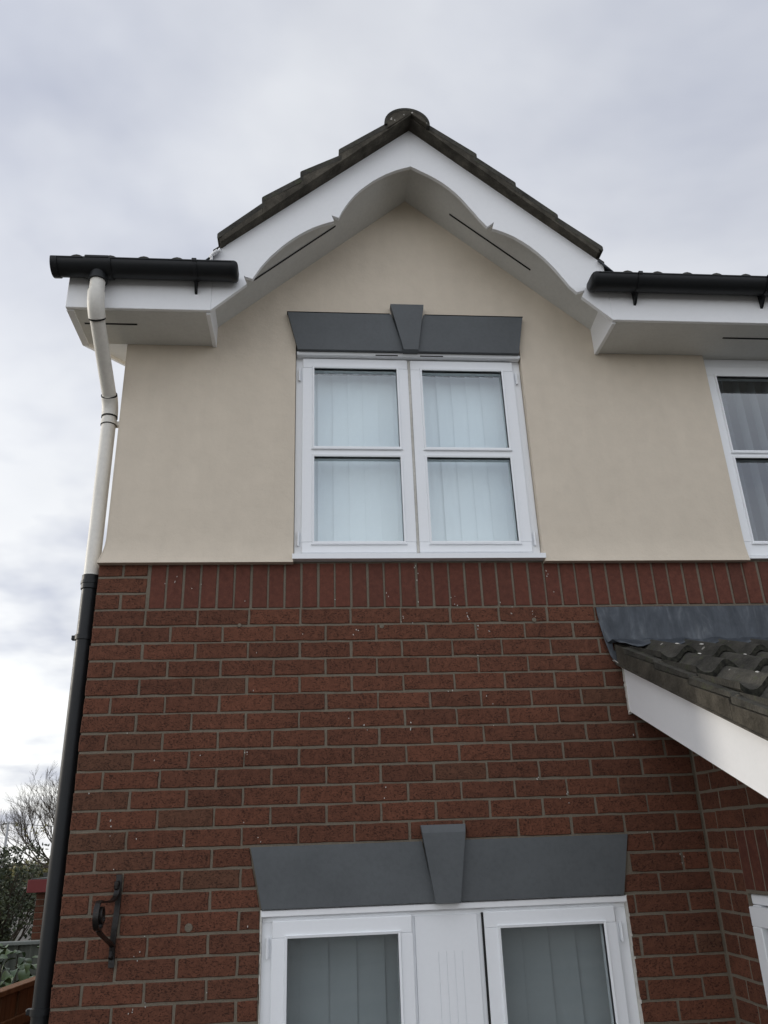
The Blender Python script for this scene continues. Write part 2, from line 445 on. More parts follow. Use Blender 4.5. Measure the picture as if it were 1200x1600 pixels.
def openx(z, side):
    """edge of the lower opening (lintel with splayed ends, then the window) at height z"""
    if z > -1.2025: return None
    if z > -1.425:
        t = (-1.203 - z) / .222
        return (lin(.700, .749, t), lin(2.254, 2.206, t))[side]
    if z > -2.71: return (.749, 2.210)[side]
    return None
cand = []     # (size, mesh, matrix-ish)
rr = random.Random(3)
for r in range(1, 50):
    zt = -.075 * (r - 1) - .005; zb = -.075 * r + .005
    if zb < G: break
    zc = (zt + zb) / 2
    xe = .215 if r <= 3 else 2.577
    x = 0.0; first = True
    while x < xe - .02:
        w = .1025 if (first and r % 2 == 1) else .215
        first = False
        a, b = x, min(x + w, xe)
        x += w + .010
        if b - a < .03: continue
        a += rr.uniform(-.0012, .0012) if a > .01 else rr.uniform(-.001, .0015); b += rr.uniform(-.0012, .0012)
        pieces = []
        lt, lb, rt_, rb_ = openx(zt, 0), openx(zb, 0), openx(zt, 1), openx(zb, 1)
        if r == 36: lt = lb = None
        if lb is None and lt is None: pieces.append((a, b, a, b))
        else:
            lt = lt if lt is not None else lb; rt_ = rt_ if rt_ is not None else rb_
            lb = lb if lb is not None else lt; rb_ = rb_ if rb_ is not None else rt_
            if a < min(lt, lb) - .02: pieces.append((a, min(b, lb), a, min(b, lt)))
            if b > max(rt_, rb_) + .02: pieces.append((max(a, rb_), b, max(a, rt_), b))
        for (b0, b1, t0, t1) in pieces:
            if b1 - b0 < .02: continue
            full = abs((b1 - b0) - .215) < .006 and b0 == t0 and b1 == t1
            half = abs((b1 - b0) - .1025) < .004 and b0 == t0 and b1 == t1
            cxm = (b0 + b1) / 2
            if full: me = rr.choice(V_full)
            elif half: me = rr.choice(V_half)
            else:
                me = brick_mesh([(b0 - cxm, -.0325), (b1 - cxm, -.0325), (t1 - cxm, .0325), (t0 - cxm, .0325)], .04, int(cxm * 1e4) + r)
            loc = Vector((cxm + rr.uniform(-.0006, .0006), rr.uniform(-.0013, .0013), zc + rr.uniform(-.001, .001)))
            q = proj(loc); size = 0
            if q and -10 < q[0] < 1210 and -5 < q[1] < 1608:
                size = (b1 - b0) / q[2]
                if (cxm > 2.36 and zc > -.66): size = 0                          # covered by the porch roof and flashing
                if cxm > .88 and cxm < 2.02 and -1.42 < zc < -1.2: size = 0
            cand.append((size, me, loc, 0.0, wall))

# ------------------------------------------------------------------ porch: wall, window, roof
mb = MB()
XR = 2.5880
mb.box(XR, XR + .09, -.255, .006, G, -1.425)
mb.prism([(.006, -1.425), (.006, -.50), (-1.12, -.96), (-1.12, -1.425)], XR, XR + .09, 'yz')
mb.box(XR, XR + .09, -1.12, -1.00, G, -1.425)
mb.box(XR, XR + .09, -1.00, -.255, G, -2.70)
porch = part(mb.obj('porch_wall', 'mortar', label='return brick wall under the white sloping board'))
for r in range(8, 50):
    zt = -.075 * (r - 1) - .005; zb = -.075 * r + .005
    if zb < G: break
    y = .012; first = True
    ye = 1.11
    while y < ye - .02:
        w = (.100 if r % 2 == 0 else .155) if first else .215
        first = False
        a, b = y, min(y + w, ye); y += w + .010
        zc = (zt + zb) / 2
        segs = [(a, b)]
        if -2.70 < zc < -1.205:
            segs = []
            if a < .235: segs.append((a, min(b, .2475)))
            if b > 1.03: segs.append((max(a, 1.0), b))
        for a, b in segs:
            if b - a < .025: continue
            if zt > -.50 - .42 * b: continue
            me = brick_mesh(rect(b - a, .065), .04, int(a * 1e4) + r * 7)
            loc = Vector((2.585 + rr.uniform(-.001, .001), -(a + b) / 2, zc))
            q = proj(loc); size = 0
            if q and q[0] < 1215 and q[1] < 1608: size = .12 / q[2] * .6
            if zc > -.55 - .43 * ((a + b) / 2) - .38: size = 0
            cand.append((size, me, loc, -PI / 2, porch))
cand.sort(key=lambda c: -c[0])
for i, (s_, me, loc, rz, par) in enumerate(cand):
    M4 = Matrix.Translation(loc) @ Matrix.Rotation(rz, 4, 'Z')
    if i < 300 and s_ > 0:
        o = link('brick', me, par); o.location = loc; o.rotation_euler = (0, 0, rz)
    else: add_stuff(par.name, me, M4)
print('bricks individually', min(300, sum(c[0] > 0 for c in cand)), 'visible', sum(c[0] > 0 for c in cand))
# side wall bricks, all outside the picture
for r in range(1, 49):
    zc = -.075 * r + .0375; y = .045 if r % 2 else .155
    while y < 7:
        add_stuff('side', V_full[r % 14], Matrix.Translation((0, y + .1075, zc)) @ Matrix.Rotation(-PI / 2, 4, 'Z')); y += .225
for k, par in (('brick_wall', wall), ('porch_wall', porch)):
    if k in stuff: stuff[k].obj('brickwork', 'brick', par, kind='stuff')

# soldier course
for n in range(-0, 60):
    x = .2625 - .0 + .075 * n
    if x > 4.6: break
    o = link('soldier_brick', rr.choice(V_sol), wall)
    o.location = (x + rr.uniform(-.0015, .0015), rr.uniform(-.0012, .0012), -.1165 + rr.uniform(-.0008, .0008))
    o.rotation_euler = (0, rr.uniform(-.004, .004), 0)
# porch window soldier lintel
for n in range(10):
    o = link('soldier_brick', rr.choice(V_sol), porch); o.location = (2.585 + rr.uniform(-.001, .001), -.285 - .075 * n, -1.3085); o.rotation_euler = (0, 0, -PI / 2)
# round mortar plugs left in drill holes
for (x, z, rad) in ((.630, -.300, .010), (1.258, -.311, .012), (1.955, -.290, .012), (.482, -1.478, .017)):
    mb = MB(); mb.tube([(x, .004, z), (x, -.0025, z)], [rad, rad * .85], 9); mb.obj('mortar_plug', 'mortar', wall)

# splashes of old paint and mortar on the bricks
def splash(mb, c, u, w, r_, a, b):
    """flat irregular blob centred at c, spread along unit vectors u and w"""
    n = 6; o = len(mb.v); c = Vector(c); nn = u.cross(w).normalized()
    for k in range(n):
        t = 2 * PI * k / n; q = r_.uniform(.6, 1.15); mb.v.append(tuple(c + u * a * q * math.cos(t) + w * b * q * math.sin(t)))
    for k in range(n): mb.v.append(tuple(Vector(mb.v[o + k]) + (c - Vector(mb.v[o + k])) * .3 + nn * .0012))
    for k in range(n): mb.f.append((o + k, o + (k + 1) % n, o + n + (k + 1) % n, o + n + k))
    mb.f.append(tuple(o + n + k for k in range(n)))
mb = MB(); rs_ = random.Random(19); UX, UZ = Vector((1, 0, 0)), Vector((0, 0, 1))
spots = [(1.585, -.17), (1.60, -.21), (1.43, -.205), (1.66, -.265), (1.655, -.285), (1.70, -.315), (1.735, -.325), (1.14, -.34), (1.135, -.36), (1.955, -.262), (1.42, -.04), (1.425, -.065), (.30, -.09), (.34, -.10), (.42, -.15), (.65, -.18)]
for i in range(62): spots.append((rs_.uniform(.03, 2.5), -.075 * rs_.randint(1, 25) + rs_.choice((rs_.uniform(-.004, .004), rs_.uniform(-.05, -.02)))))
for x, z in spots:
    if openx(z, 0) and openx(z, 0) - .02 < x < openx(z, 1) + .02: continue
    if x > 2.2 and z > -.75: continue
    for q in range(rs_.choice((1, 1, 2, 3))):
        h = rs_.uniform(.0018, .0050); splash(mb, (x + rs_.gauss(0, .006), -.0021, z + rs_.gauss(0, .012)), UX, UZ, rs_, rs_.uniform(.0015, .0030), h)
mb.obj('paint_splashes', 'white_edge', wall, kind='stuff')

# side wall and rear shell
mb = MB(); mb.box(.0018, .09, .0905, 7.0, G, -.0)
side = part(mb.obj('side_wall', 'mortar'))
stuff['side'].obj('brickwork', 'brick', side, kind='stuff')
mb = MB(); mb.box(.024, .10, .095, 7.0, 0.002, 1.16)
mb.add([(.024, .095, 1.16), (.024, 7, 1.16), (.024, 3.55, 3.1), (.10, .095, 1.16), (.10, 7, 1.16), (.10, 3.55, 3.1)], [(0, 1, 2), (3, 5, 4), (0, 2, 5, 3), (1, 4, 5, 2)])
part(mb.obj('side_render', 'render'))
mb = MB(); mb.box(.1, 6.0, 6.9, 7.0, G, 1.16); mb.box(5.9, 6.0, .1, 6.9, G, 1.16); part(mb.obj('rear_wall', 'mortar'))
mb = MB(); mb.box(.1, 5.9, .1, 6.9, -.45, -.25); mb.box(.1, 5.9, .12, 6.9, 1.17, 1.22)
mb.box(2.35, 2.42, .12, 3.0, -.25, 1.17); mb.box(.1, 5.9, 3.0, 3.1, G, 1.17)
part(mb.obj('interior_wall', 'plaster'))

# ------------------------------------------------------------------ cream render
def prof(z): t = max(0, min(1, (.115 - z) / .133)); return -.015 - .021 * t * t
def ledge(z): t = max(0, min(1, (.115 - z) / .133)); return .0235 - .0255 * t * t
ZL = [-.018, -.006, .006, .018, .032, .05, .07, .09, .115, .16] + [.16 + i * .1 for i in range(1, 11)]
def panel(mb, xl, x1, zs, nx=8):
    o = len(mb.v); W_ = nx + 1
    for z in zs:
        x0 = xl(z) if callable(xl) else xl
        for i in range(W_): mb.v.append((lin(x0, x1, i / nx), prof(z), z))
    for j in range(len(zs) - 1):
        for i in range(nx):
            a = o + j * W_ + i; mb.f.append((a, a + 1, a + 1 + W_, a + W_))
    o2 = len(mb.v); yb = .045
    for z in zs:
        x0 = xl(z) if callable(xl) else xl
        mb.v.append((x0, yb, z)); mb.v.append((x1, yb, z))
    for j in range(len(zs) - 1):
        mb.f.append((o + j * W_, o + (j + 1) * W_, o2 + 2 * j + 2, o2 + 2 * j))
        mb.f.append((o + j * W_ + nx, o2 + 2 * j + 1, o2 + 2 * j + 3, o + (j + 1) * W_ + nx))
    mb.f.append(tuple([o + i for i in range(W_)] + [o2 + 1, o2]))
    n = len(zs) - 1
    mb.f.append(tuple([o + n * W_ + i for i in range(W_)] + [o2 + 2 * n + 1, o2 + 2 * n]))
mb = MB()
panel(mb, ledge, .862, ZL)
rw = part(mb.obj('rendered_wall', 'render', smooth=40, label='cream render left of the upper window, flared at its bottom edge'))
mb = MB(); panel(mb, 2.030, 3.028, ZL)
part(mb.obj('rendered_wall', 'render', smooth=40, label='cream render between the two upper windows'))
mb = MB(); panel(mb, 4.20, 6.0, ZL); part(mb.obj('rendered_wall', 'render', smooth=40))
mb = MB()
mb.prism([(.30, 1.16), (.862, 1.16), (2.03, 1.16), (2.66, 1.16), (1.468, 2.25)], -.015, .045)
part(mb.obj('rendered_wall', 'render', label='cream render in the gable above the upper window'))
# hidden inner leaf behind the render
mb = MB(); mb.box(.1, .86, .046, .10, .002, 1.5); mb.box(2.032, 3.026, .046, .10, .002, 1.5); mb.box(.86, 2.032, .046, .10, 1.158, 2.0); mb.box(4.2, 5.9, .046, .1, .002, 1.16)
part(mb.obj('inner_leaf', 'plaster'))
# white bead down the render corner
mb = MB()
for i in range(len(ZL) - 1):
    z0, z1 = ZL[i], ZL[i + 1]
    mb.add([(ledge(z0) - .0015, prof(z0) - .001, z0), (ledge(z0) + .003, prof(z0) - .001, z0), (ledge(z1) + .003, prof(z1) - .001, z1), (ledge(z1) - .0015, prof(z1) - .001, z1),
            (ledge(z0) - .0015, prof(z0) + .006, z0), (ledge(z1) - .0015, prof(z1) + .006, z1)], [(0, 1, 2, 3), (4, 0, 3, 5)])
mb.obj('corner_bead', 'render', None); part(bpy.data.objects['corner_bead'])

# ------------------------------------------------------------------ windows
def ring(mb, x0, x1, z0, z1, w, y0, y1, b=.003, wl=None):
    mb.box(x0, x1, y0, y1, z1 - w, z1, b); mb.box(x0, x1, y0, y1, z0, z0 + w, b)
    mb.box(x0, x0 + w, y0 + .0004, y1 - .0004, z0 + w - .001, z1 - w + .001, b * .5); mb.box(x1 - w, x1, y0 + .0004, y1 - .0004, z0 + w - .001, z1 - w + .001, b * .5)
def bead(mb, x0, x1, z0, z1, y):
    """sloped glazing bead just outside the glass edge, standing a little proud"""
    w = .011
    o = [(x0 - w, z0 - w), (x1 + w, z0 - w), (x1 + w, z1 + w), (x0 - w, z1 + w)]; i_ = [(x0, z0), (x1, z0), (x1, z1), (x0, z1)]
    v = [(a, y, b) for a, b in o] + [(a, y - .007, b) for a, b in [(x0 - w + .002, z0 - w + .002), (x1 + w - .002, z0 - w + .002), (x1 + w - .002, z1 + w - .002), (x0 - w + .002, z1 + w - .002)]] + [(a, y - .005, b) for a, b in i_] + [(a, y + .022, b) for a, b in i_]
    f = []
    for L in (0, 4, 8):
        for k in range(4): f.append((L + k, L + (k + 1) % 4, L + 4 + (k + 1) % 4, L + 4 + k))
    mb.add(v, f)
def casement(win, cx0, cx1, cz0, cz1, gx0, gx1, gl_zs, y, bar=True):
    """one sash: frame with glass openings, glazing bar, beads, panes"""
    mb = MB(); yb = y + .05; b = .004
    top = gl_zs[-1][1]; bot = gl_zs[0][0]
    mb.box(cx0, cx1, y, yb, top, cz1, b); mb.box(cx0, cx1, y, yb, cz0, bot, b)
    mb.box(cx0, gx0, y + .0003, yb - .0005, bot - .001, top + .001, .001); mb.box(gx1, cx1, y + .0003, yb - .0005, bot - .001, top + .001, .001)
    # outer lip that overlaps the frame
    mb.box(cx0 - .004, cx1 + .004, y + .018, y + .03, cz0 - .004, cz0 + .01, .001)
    mb.obj('casement', 'upvc', win)
    for i, (a, c) in enumerate(gl_zs):
        mb = MB(); mb.box(gx0 - .004, gx1 + .004, y + .024, y + .028, a - .004, c + .004)
        mb.obj('pane', 'glass', win)
        mb = MB(); bead(mb, gx0, gx1, a, c, y + .0005); mb.box(gx0 - .014, gx1 + .014, y - .009, y + .001, a - .017, a - .0105, .0015)
        mb.obj('glazing_bead', 'upvc', win)
        if i + 1 < len(gl_zs):
            mb = MB(); mb.box(gx0 - .002, gx1 + .002, y + .0012, yb - .001, c, gl_zs[i + 1][0], .001)
            mb.obj('glazing_bar', 'upvc', win)
def hinge(win, x, z, y):
    mb = MB(); mb.box(x - .006, x + .006, y - .013, y, z - .034, z + .034, .003); mb.tube([(x, y - .013, z - .036), (x, y - .013, z + .036)], .004, 8); mb.obj('hinge', 'upvc', win)

# first-floor window in the gable
w1 = part(thing('window', 'x', 'x')); del w1['label']; del w1['category']
w1.location = (0, 0, 0); w1.matrix_parent_inverse = Matrix.Translation(-house.location)
w1['label'] = 'upper white two-casement window under the gable'
FY = .018
mb = MB()
mb.box(.864, 2.028, FY, .085, 1.108, 1.157, .002); mb.box(.864, .915, FY + .001, .085, .02, 1.108, .002); mb.box(1.975, 2.028, FY + .001, .085, .02, 1.108, .002)
mb.box(1.42, 1.462, FY + .002, .085, .02, 1.108, .002); mb.box(.915, 1.975, FY + .0015, .085, .022, .055, .002)
mb.obj('frame', 'upvc', w1)
mb = MB(); mb.box(.868, 2.026, -.022, FY, 1.102, 1.123, .003); mb.obj('head_drip', 'upvc', w1)
mb = MB(); mb.box(1.27, 1.385, -.0225, -.02, 1.1035, 1.109); mb.obj('vent_slot', 'dark', w1); mb = MB(); mb.box(1.50, 1.62, -.0225, -.02, 1.1035, 1.109); mb.obj('vent_slot', 'dark', w1)
casement(w1, .898, 1.435, .037, 1.098, .957, 1.377, [(.094, .535), (.590, 1.039)], .003)
casement(w1, 1.449, 1.988, .039, 1.096, 1.508, 1.924, [(.094, .535), (.589, 1.036)], .003)
mb = MB(); mb.box(1.436, 1.448, .010, .02, .04, 1.095); mb.obj('mullion', 'white_edge', w1)
for z in (1.0, .11): hinge(w1, .882, z, FY); hinge(w1, 2.004, z, FY)
mb = MB(); mb.prism([(-.040, -.004), (-.040, .020), (.06, .030), (.06, -.004)], .858, 2.034, 'yz'); mb.obj('sill', 'upvc', w1)

# ground-floor window
w2 = part(thing('window', 'x', 'x')); w2.location = (0, 0, 0); w2.matrix_parent_inverse = Matrix.Translation(-house.location); del w2['category']
w2['label'] = 'lower white window with a grooved panel between two casements'
mb = MB()
mb.box(.757, 2.206, .022, .085, -1.475, -1.426, .002); mb.box(.757, .81, .023, .085, -2.70, -1.475, .002); mb.box(2.15, 2.206, .023, .085, -2.70, -1.475, .002)
mb.box(.81, 2.15, .0235, .085, -2.70, -2.64, .002)
mb.box(1.325, 1.352, .0225, .085, -2.64, -1.475, .002); mb.box(1.598, 1.635, .0225, .085, -2.64, -1.475, .002)
mb.obj('frame', 'upvc', w2)
mb = MB(); mb.prism([(-.002, -1.433), (-.002, -1.452), (.022, -1.460), (.022, -1.426)], .755, 2.208, 'yz'); mb.obj('head_drip', 'white_paint', w2)
mb = MB()
xs = [1.352, 1.4375, 1.440, 1.4685, 1.471, 1.4995, 1.502, 1.5305, 1.533, 1.598]
gz = -1.60
mb.box(1.352, 1.598, .016, .06, gz, -1.474, .0)
for i in range(0, len(xs), 2): mb.box(xs[i], xs[i + 1], .016, .06, -2.64, gz, .0)
mb.box(1.36, 1.59, .0185, .059, -2.63, gz + .001)
mb.obj('infill_panel', 'upvc', w2)
casement(w2, .797, 1.340, -2.62, -1.468, .856, 1.283, [(-2.56, -1.530)], .003)
casement(w2, 1.624, 2.156, -2.62, -1.467, 1.686, 2.103, [(-2.56, -1.527)], .003)
mb = MB(); mb.box(1.616, 1.6235, .010, .02, -2.6, -1.47); mb.obj('seal', 'dark', w2)
for z in (-1.56, -2.5): hinge(w2, .780, z, .022); hinge(w2, 2.176, z, .022)
mb = MB(); mb.box(.74, 2.22, -.04, .06, -2.735, -2.705, .003); mb.obj('sill', 'upvc', w2)
# rough white sealant between frame and brick
mb = MB(); mb2 = MB(); z = -1.43; r_ = random.Random(5)
while z > -2.7:
    h = r_.uniform(.02, .05); mb.box(2.2055, 2.2085 + r_.uniform(0, .007), .002, .03, z - h, z + .001); mb2.box(.7545 - r_.uniform(0, .004), .7575, .002, .03, z - h, z + .001); z -= h
mb.obj('sealant', 'white_edge', w2); mb2.obj('sealant', 'white_edge', w2)

# right-hand first-floor window
w3 = part(thing('window', 'x', 'x')); w3.location = (0, 0, 0); w3.matrix_parent_inverse = Matrix.Translation(-house.location); del w3['category']
w3['label'] = 'upper right white window cut off by the edge of the picture'
mb = MB()
mb.box(3.031, 4.198, .016, .085, 1.085, 1.146, .002); mb.box(3.031, 3.06, .017, .085, .012, 1.085, .002); mb.box(4.17, 4.198, .017, .085, .012, 1.085, .002); mb.box(3.06, 4.17, .0175, .085, .012, .05, .002)
mb.obj('frame', 'upvc', w3)
casement(w3, 3.036, 3.610, .016, 1.092, 3.089, 3.556, [(.091, .544), (.587, 1.031)], .003)
casement(w3, 3.620, 4.190, .016, 1.092, 3.674, 4.136, [(.091, .544), (.587, 1.031)], .003)
mb = MB(); mb.prism([(-.018, -.004), (-.018, .010), (.06, .016), (.06, -.004)], 3.034, 4.2, 'yz'); mb.obj('sill', 'upvc', w3)

# porch side window (faces left)
w4 = part(thing('window', 'x', 'x')); w4.location = (0, 0, 0); w4.matrix_parent_inverse = Matrix.Translation(-house.location); del w4['category']
w4['label'] = 'white window in the return wall at the lower right edge'
mb = MB()
def boxr(mb, y0, y1, x0, x1, z0, z1, b=.003): mb.box(x0, x1, -y1, -y0, z0, z1, b)
boxr(mb, .257, .99, 2.598, 2.66, -1.462, -1.428); boxr(mb, .257, .31, 2.597, 2.66, -2.70, -1.464); boxr(mb, .94, .99, 2.597, 2.66, -2.70, -1.464); boxr(mb, .31, .94, 2.5975, 2.66, -2.70, -2.64)
mb.obj('frame', 'upvc', w4)
mb = MB(); boxr(mb, .262, .985, 2.578, 2.62, -1.535, -1.468); boxr(mb, .262, .325, 2.5785, 2.62, -2.6, -1.535); boxr(mb, .92, .985, 2.5785, 2.62, -2.6, -1.535); boxr(mb, .262, .985, 2.578, 2.62, -2.66, -2.6)
mb.obj('casement', 'upvc', w4)
mb = MB(); boxr(mb, .32, .925, 2.600, 2.604, -2.6, -1.53, 0); mb.obj('pane', 'glass', w4)

# painted lintels
def lintel(label, tl, tr, bl, br, zt, zb, y0, k, ky0, yb):
    li = MB(); li.prism([(tl, zt), (k[0] + .004, zt), (k[2] + .004, zb), (bl, zb)], y0, yb); li.prism([(k[1] - .004, zt), (tr, zt), (br, zb), (k[3] - .004, zb)], y0, yb)
    o = part(li.obj('lintel', 'grey_paint', label=label))
    kb = MB(); zk = k[4]; zkb = zb - .003; c = .014
    t0, t1, b0, b1 = k[0], k[1], k[2], k[3]
    kb.prism([(t0 + .001, zk - .001), (t1 - .001, zk - .001), (b1 - .001, zkb), (b0 + .001, zkb)], ky0 + .012, yb - .001)
    # splayed front
    ft = [(t0 + .004, ky0, zk - .030), (t1 - .004, ky0, zk - .030), (b1 - .002, ky0, zkb), (b0 + .002, ky0, zkb)]
    bk = [(t0, ky0 + .0121, zk), (t1, ky0 + .0121, zk), (b1, ky0 + .0121, zkb), (b0, ky0 + .0121, zkb)]
    kb.add(ft + bk, [(0, 1, 2, 3), (0, 4, 5, 1), (1, 5, 6, 2), (2, 6, 7, 3), (3, 7, 4, 0)])
    kb.obj('keystone', 'grey_paint', o)
    return o
lintel('upper grey painted lintel under the gable', .819, 2.057, .874, 2.017, 1.345, 1.120, -.045, (1.353, 1.530, 1.410, 1.488, 1.405), -.066, .02)
mb = MB(); mb.prism([(-.016, 1.346), (-.047, 1.349), (-.016, 1.353)], .815, 1.350, 'yz'); mb.prism([(-.016, 1.346), (-.047, 1.349), (-.016, 1.353)], 1.533, 2.060, 'yz'); part(mb.obj('lintel_drip', 'dark'))
lintel('lower grey painted lintel in the brickwork', .707, 2.247, .757, 2.198, -1.203, -1.4265, -.010, (1.387, 1.570, 1.430, 1.531, -1.143), -.040, .05)

# ------------------------------------------------------------------ blinds (hang inside, so things of their own)
def blind(label, x0, x1, z0, z1, y, mat, ang, w=.089, pitch=.078, rail=True, loose=0.0):
    t = thing('vertical_blind', label, 'blind', ((x0 + x1) / 2, y, z1), group=None)
    mb = MB(); mb.box(x0, x1, y - .018, y + .018, z1, z1 + .03, .003); setp(mb.obj('head_rail', 'upvc'), t)
    x = x0 + .04; r = random.Random(int(x0 * 100)); n = 0
    while x < x1 - .03:
        mb = MB(); a = ang + r.uniform(-.07, .07); v = []; K = 6
        for j in range(2):
            zz_ = (z1 - .012, z0)[j]
            for i in range(K + 1):
                s_ = (i / K - .5) * w; bow = .0032 * (1 - (2 * i / K - 1) ** 2)
                v.append((x + s_ * math.cos(a) - bow * math.sin(a), y + s_ * math.sin(a) + bow * math.cos(a) + r.uniform(-.0005, .0005), zz_))
        f = [(i, i + 1, i + K + 2, i + K + 1) for i in range(K)]
        mb.add(v, f); setp(mb.obj('vane', mat, None, 30), t)
        mb = MB(); mb.box(x - .012, x + .012, y - .010, y - .004, z1 - .012, z1 + .001); setp(mb.obj('vane_hanger', 'upvc'), t)
        x += pitch; n += 1
    return t
blind('closed pale vertical blind behind the upper two-casement window under the gable', .90, 2.0, .03, 1.085, .118, 'vane', .06)
blind('grey vertical blind behind the ground-floor window with the grooved panel', .80, 2.17, -2.6, -1.50, .15, 'vane_grey', -.07, .127, .112)
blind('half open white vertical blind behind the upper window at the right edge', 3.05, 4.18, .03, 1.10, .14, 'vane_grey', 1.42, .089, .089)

# ------------------------------------------------------------------ eaves, bargeboards, soffits
YF = -.308
barge_low_L = [(.468, 1.150), (.631, 1.307), (.615, 1.354), (.657, 1.337), (.672, 1.366), (.690, 1.402), (.712, 1.437), (.740, 1.477), (.772, 1.514), (.806, 1.553), (.843, 1.588), (.878, 1.618), (.915, 1.645), (.950, 1.668), (.987, 1.687), (1.022, 1.702), (1.055, 1.714),
               (1.043, 1.752), (1.079, 1.736), (1.096, 1.778), (1.117, 1.818), (1.140, 1.857), (1.165, 1.893), (1.193, 1.927), (1.223, 1.957), (1.256, 1.988), (1.292, 2.016), (1.330, 2.042), (1.37, 2.065), (1.418, 2.087), (1.466, 2.104)]
barge_low_R = [(1.4664, 2.104), (1.495, 2.087), (1.525, 2.069), (1.560, 2.049), (1.594, 2.025), (1.629, 1.998), (1.662, 1.967), (1.692, 1.934), (1.719, 1.900), (1.742, 1.866), (1.764, 1.831), (1.788, 1.795), (1.809, 1.760), (1.845, 1.711),
               (1.882, 1.742), (1.870, 1.700), (1.906, 1.688), (1.943, 1.671), (1.982, 1.650), (2.019, 1.623), (2.056, 1.592), (2.090, 1.558), (2.119, 1.525), (2.145, 1.491), (2.171, 1.454), (2.195, 1.416), (2.216, 1.380), (2.236, 1.346), (2.268, 1.309),
               (2.309, 1.323), (2.290, 1.283), (2.428, 1.150)]
def strip_board(low, top, name, x_out):
    """board between a scalloped lower edge and a straight top line, cut in quads so the scallops stay exact"""
    mb = MB(); n = len(low); y0, y1 = YF, YF + .020
    up = [(x, top(x)) for x, z in low]
    v = []
    for (x, z), (xu, zu) in zip(low, up): v += [(x, y0, z), (x, y0, zu), (x, y1, z), (x, y1, zu)]
    f = []
    for i in range(n - 1):
        a, b = 4 * i, 4 * i + 4
        f += [(a, b, b + 1, a + 1), (a + 2, a + 3, b + 3, b + 2), (a, a + 2, b + 2, b), (a + 1, b + 1, b + 3, a + 3)]
    f += [(0, 1, 3, 2), (4 * n - 4, 4 * n - 2, 4 * n - 1, 4 * n - 3)]
    mb.add(v, f); return mb
topL = lambda x: 1.515 + .874 * (x - .497)
topR = lambda x: 2.362 - .905 * (x - 1.466)
# polygons triangulated by the renderer: non-convex but simple
mb = MB(); mb.prism(barge_low_L + [(1.466, topL(1.466)), (.468, topL(.468))], YF, YF + .020); part(mb.obj('bargeboard', 'white_paint', label='left half of the white scalloped bargeboard'))
mb = MB(); mb.prism(barge_low_R + [(2.428, topR(2.428)), (1.4664, topR(1.4664))], YF, YF + .020); part(mb.obj('bargeboard', 'white_paint', label='right half of the white scalloped bargeboard'))
mb = MB(); mb.box(-.2, .4672, YF, YF + .02, 1.147, 1.36, .002); part(mb.obj('fascia', 'white_paint', label='short white fascia left of the gable'))
mb = MB(); mb.box(2.4288, 6.2, YF, YF + .02, 1.147, 1.36, .002); part(mb.obj('fascia', 'white_paint', label='long white fascia right of the gable'))
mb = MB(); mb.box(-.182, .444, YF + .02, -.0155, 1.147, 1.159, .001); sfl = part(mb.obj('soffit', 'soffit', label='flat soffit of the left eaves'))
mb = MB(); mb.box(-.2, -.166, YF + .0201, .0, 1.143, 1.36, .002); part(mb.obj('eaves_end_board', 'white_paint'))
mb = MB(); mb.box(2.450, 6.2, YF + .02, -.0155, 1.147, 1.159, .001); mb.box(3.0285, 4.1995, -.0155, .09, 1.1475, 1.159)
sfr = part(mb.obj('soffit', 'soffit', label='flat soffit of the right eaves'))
for x0, x1, nm in ((.444, .464, 'l'), (2.431, 2.450, 'r')):
    mb = MB(); mb.box(x0, x1, YF + .0202, -.0155, 1.138, 1.345, .002); part(mb.obj('box_end_board', 'white_paint'))
def slot(x0, x1, y, z0, z1, par):
    mb = MB(); w = .0048
    mb.add([(x0, y - w, z0), (x0, y + w, z0), (x1, y + w, z1), (x1, y - w, z1), (x0, y - w, z0 - .0025), (x0, y + w, z0 - .0025), (x1, y + w, z1 - .0025), (x1, y - w, z1 - .0025)],
           [(0, 1, 2, 3), (4, 5, 6, 7), (0, 4, 7, 3), (1, 5, 6, 2), (0, 1, 5, 4), (3, 2, 6, 7)])
    mb.obj('vent_slot', 'dark', par)
slot(-.143, .104, -.185, 1.147, 1.147, sfl); slot(3.06, 4.6, -.178, 1.147, 1.147, sfr)
zw = lambda x: 2.148 - .884 * abs(x - 1.468)
zf = lambda x: zw(x) + .040
for sgn, x0 in ((-1, .464), (1, 2.431)):
    mb = MB(); xs2 = (1.468, x0)
    v = [(x, y, f_(x) + d) for d in (0, .012) for x in xs2 for y, f_ in ((YF + .0203, zf), (-.0152, zw))]
    mb.add(v, [(0, 1, 3, 2), (4, 6, 7, 5), (0, 2, 6, 4), (1, 5, 7, 3), (0, 4, 5, 1), (2, 3, 7, 6)])
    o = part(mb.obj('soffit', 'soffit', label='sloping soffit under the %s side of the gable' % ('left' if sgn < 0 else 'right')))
    t = (.19 - .015) / (.288 - .015)
    if sgn < 0: slot(.651, 1.068, -.165, zw(.651) + .0205, zw(1.068) + .0205, o)
    else: slot(1.693, 2.107, -.122, zw(1.693) + .0150, zw(2.107) + .0150, o)

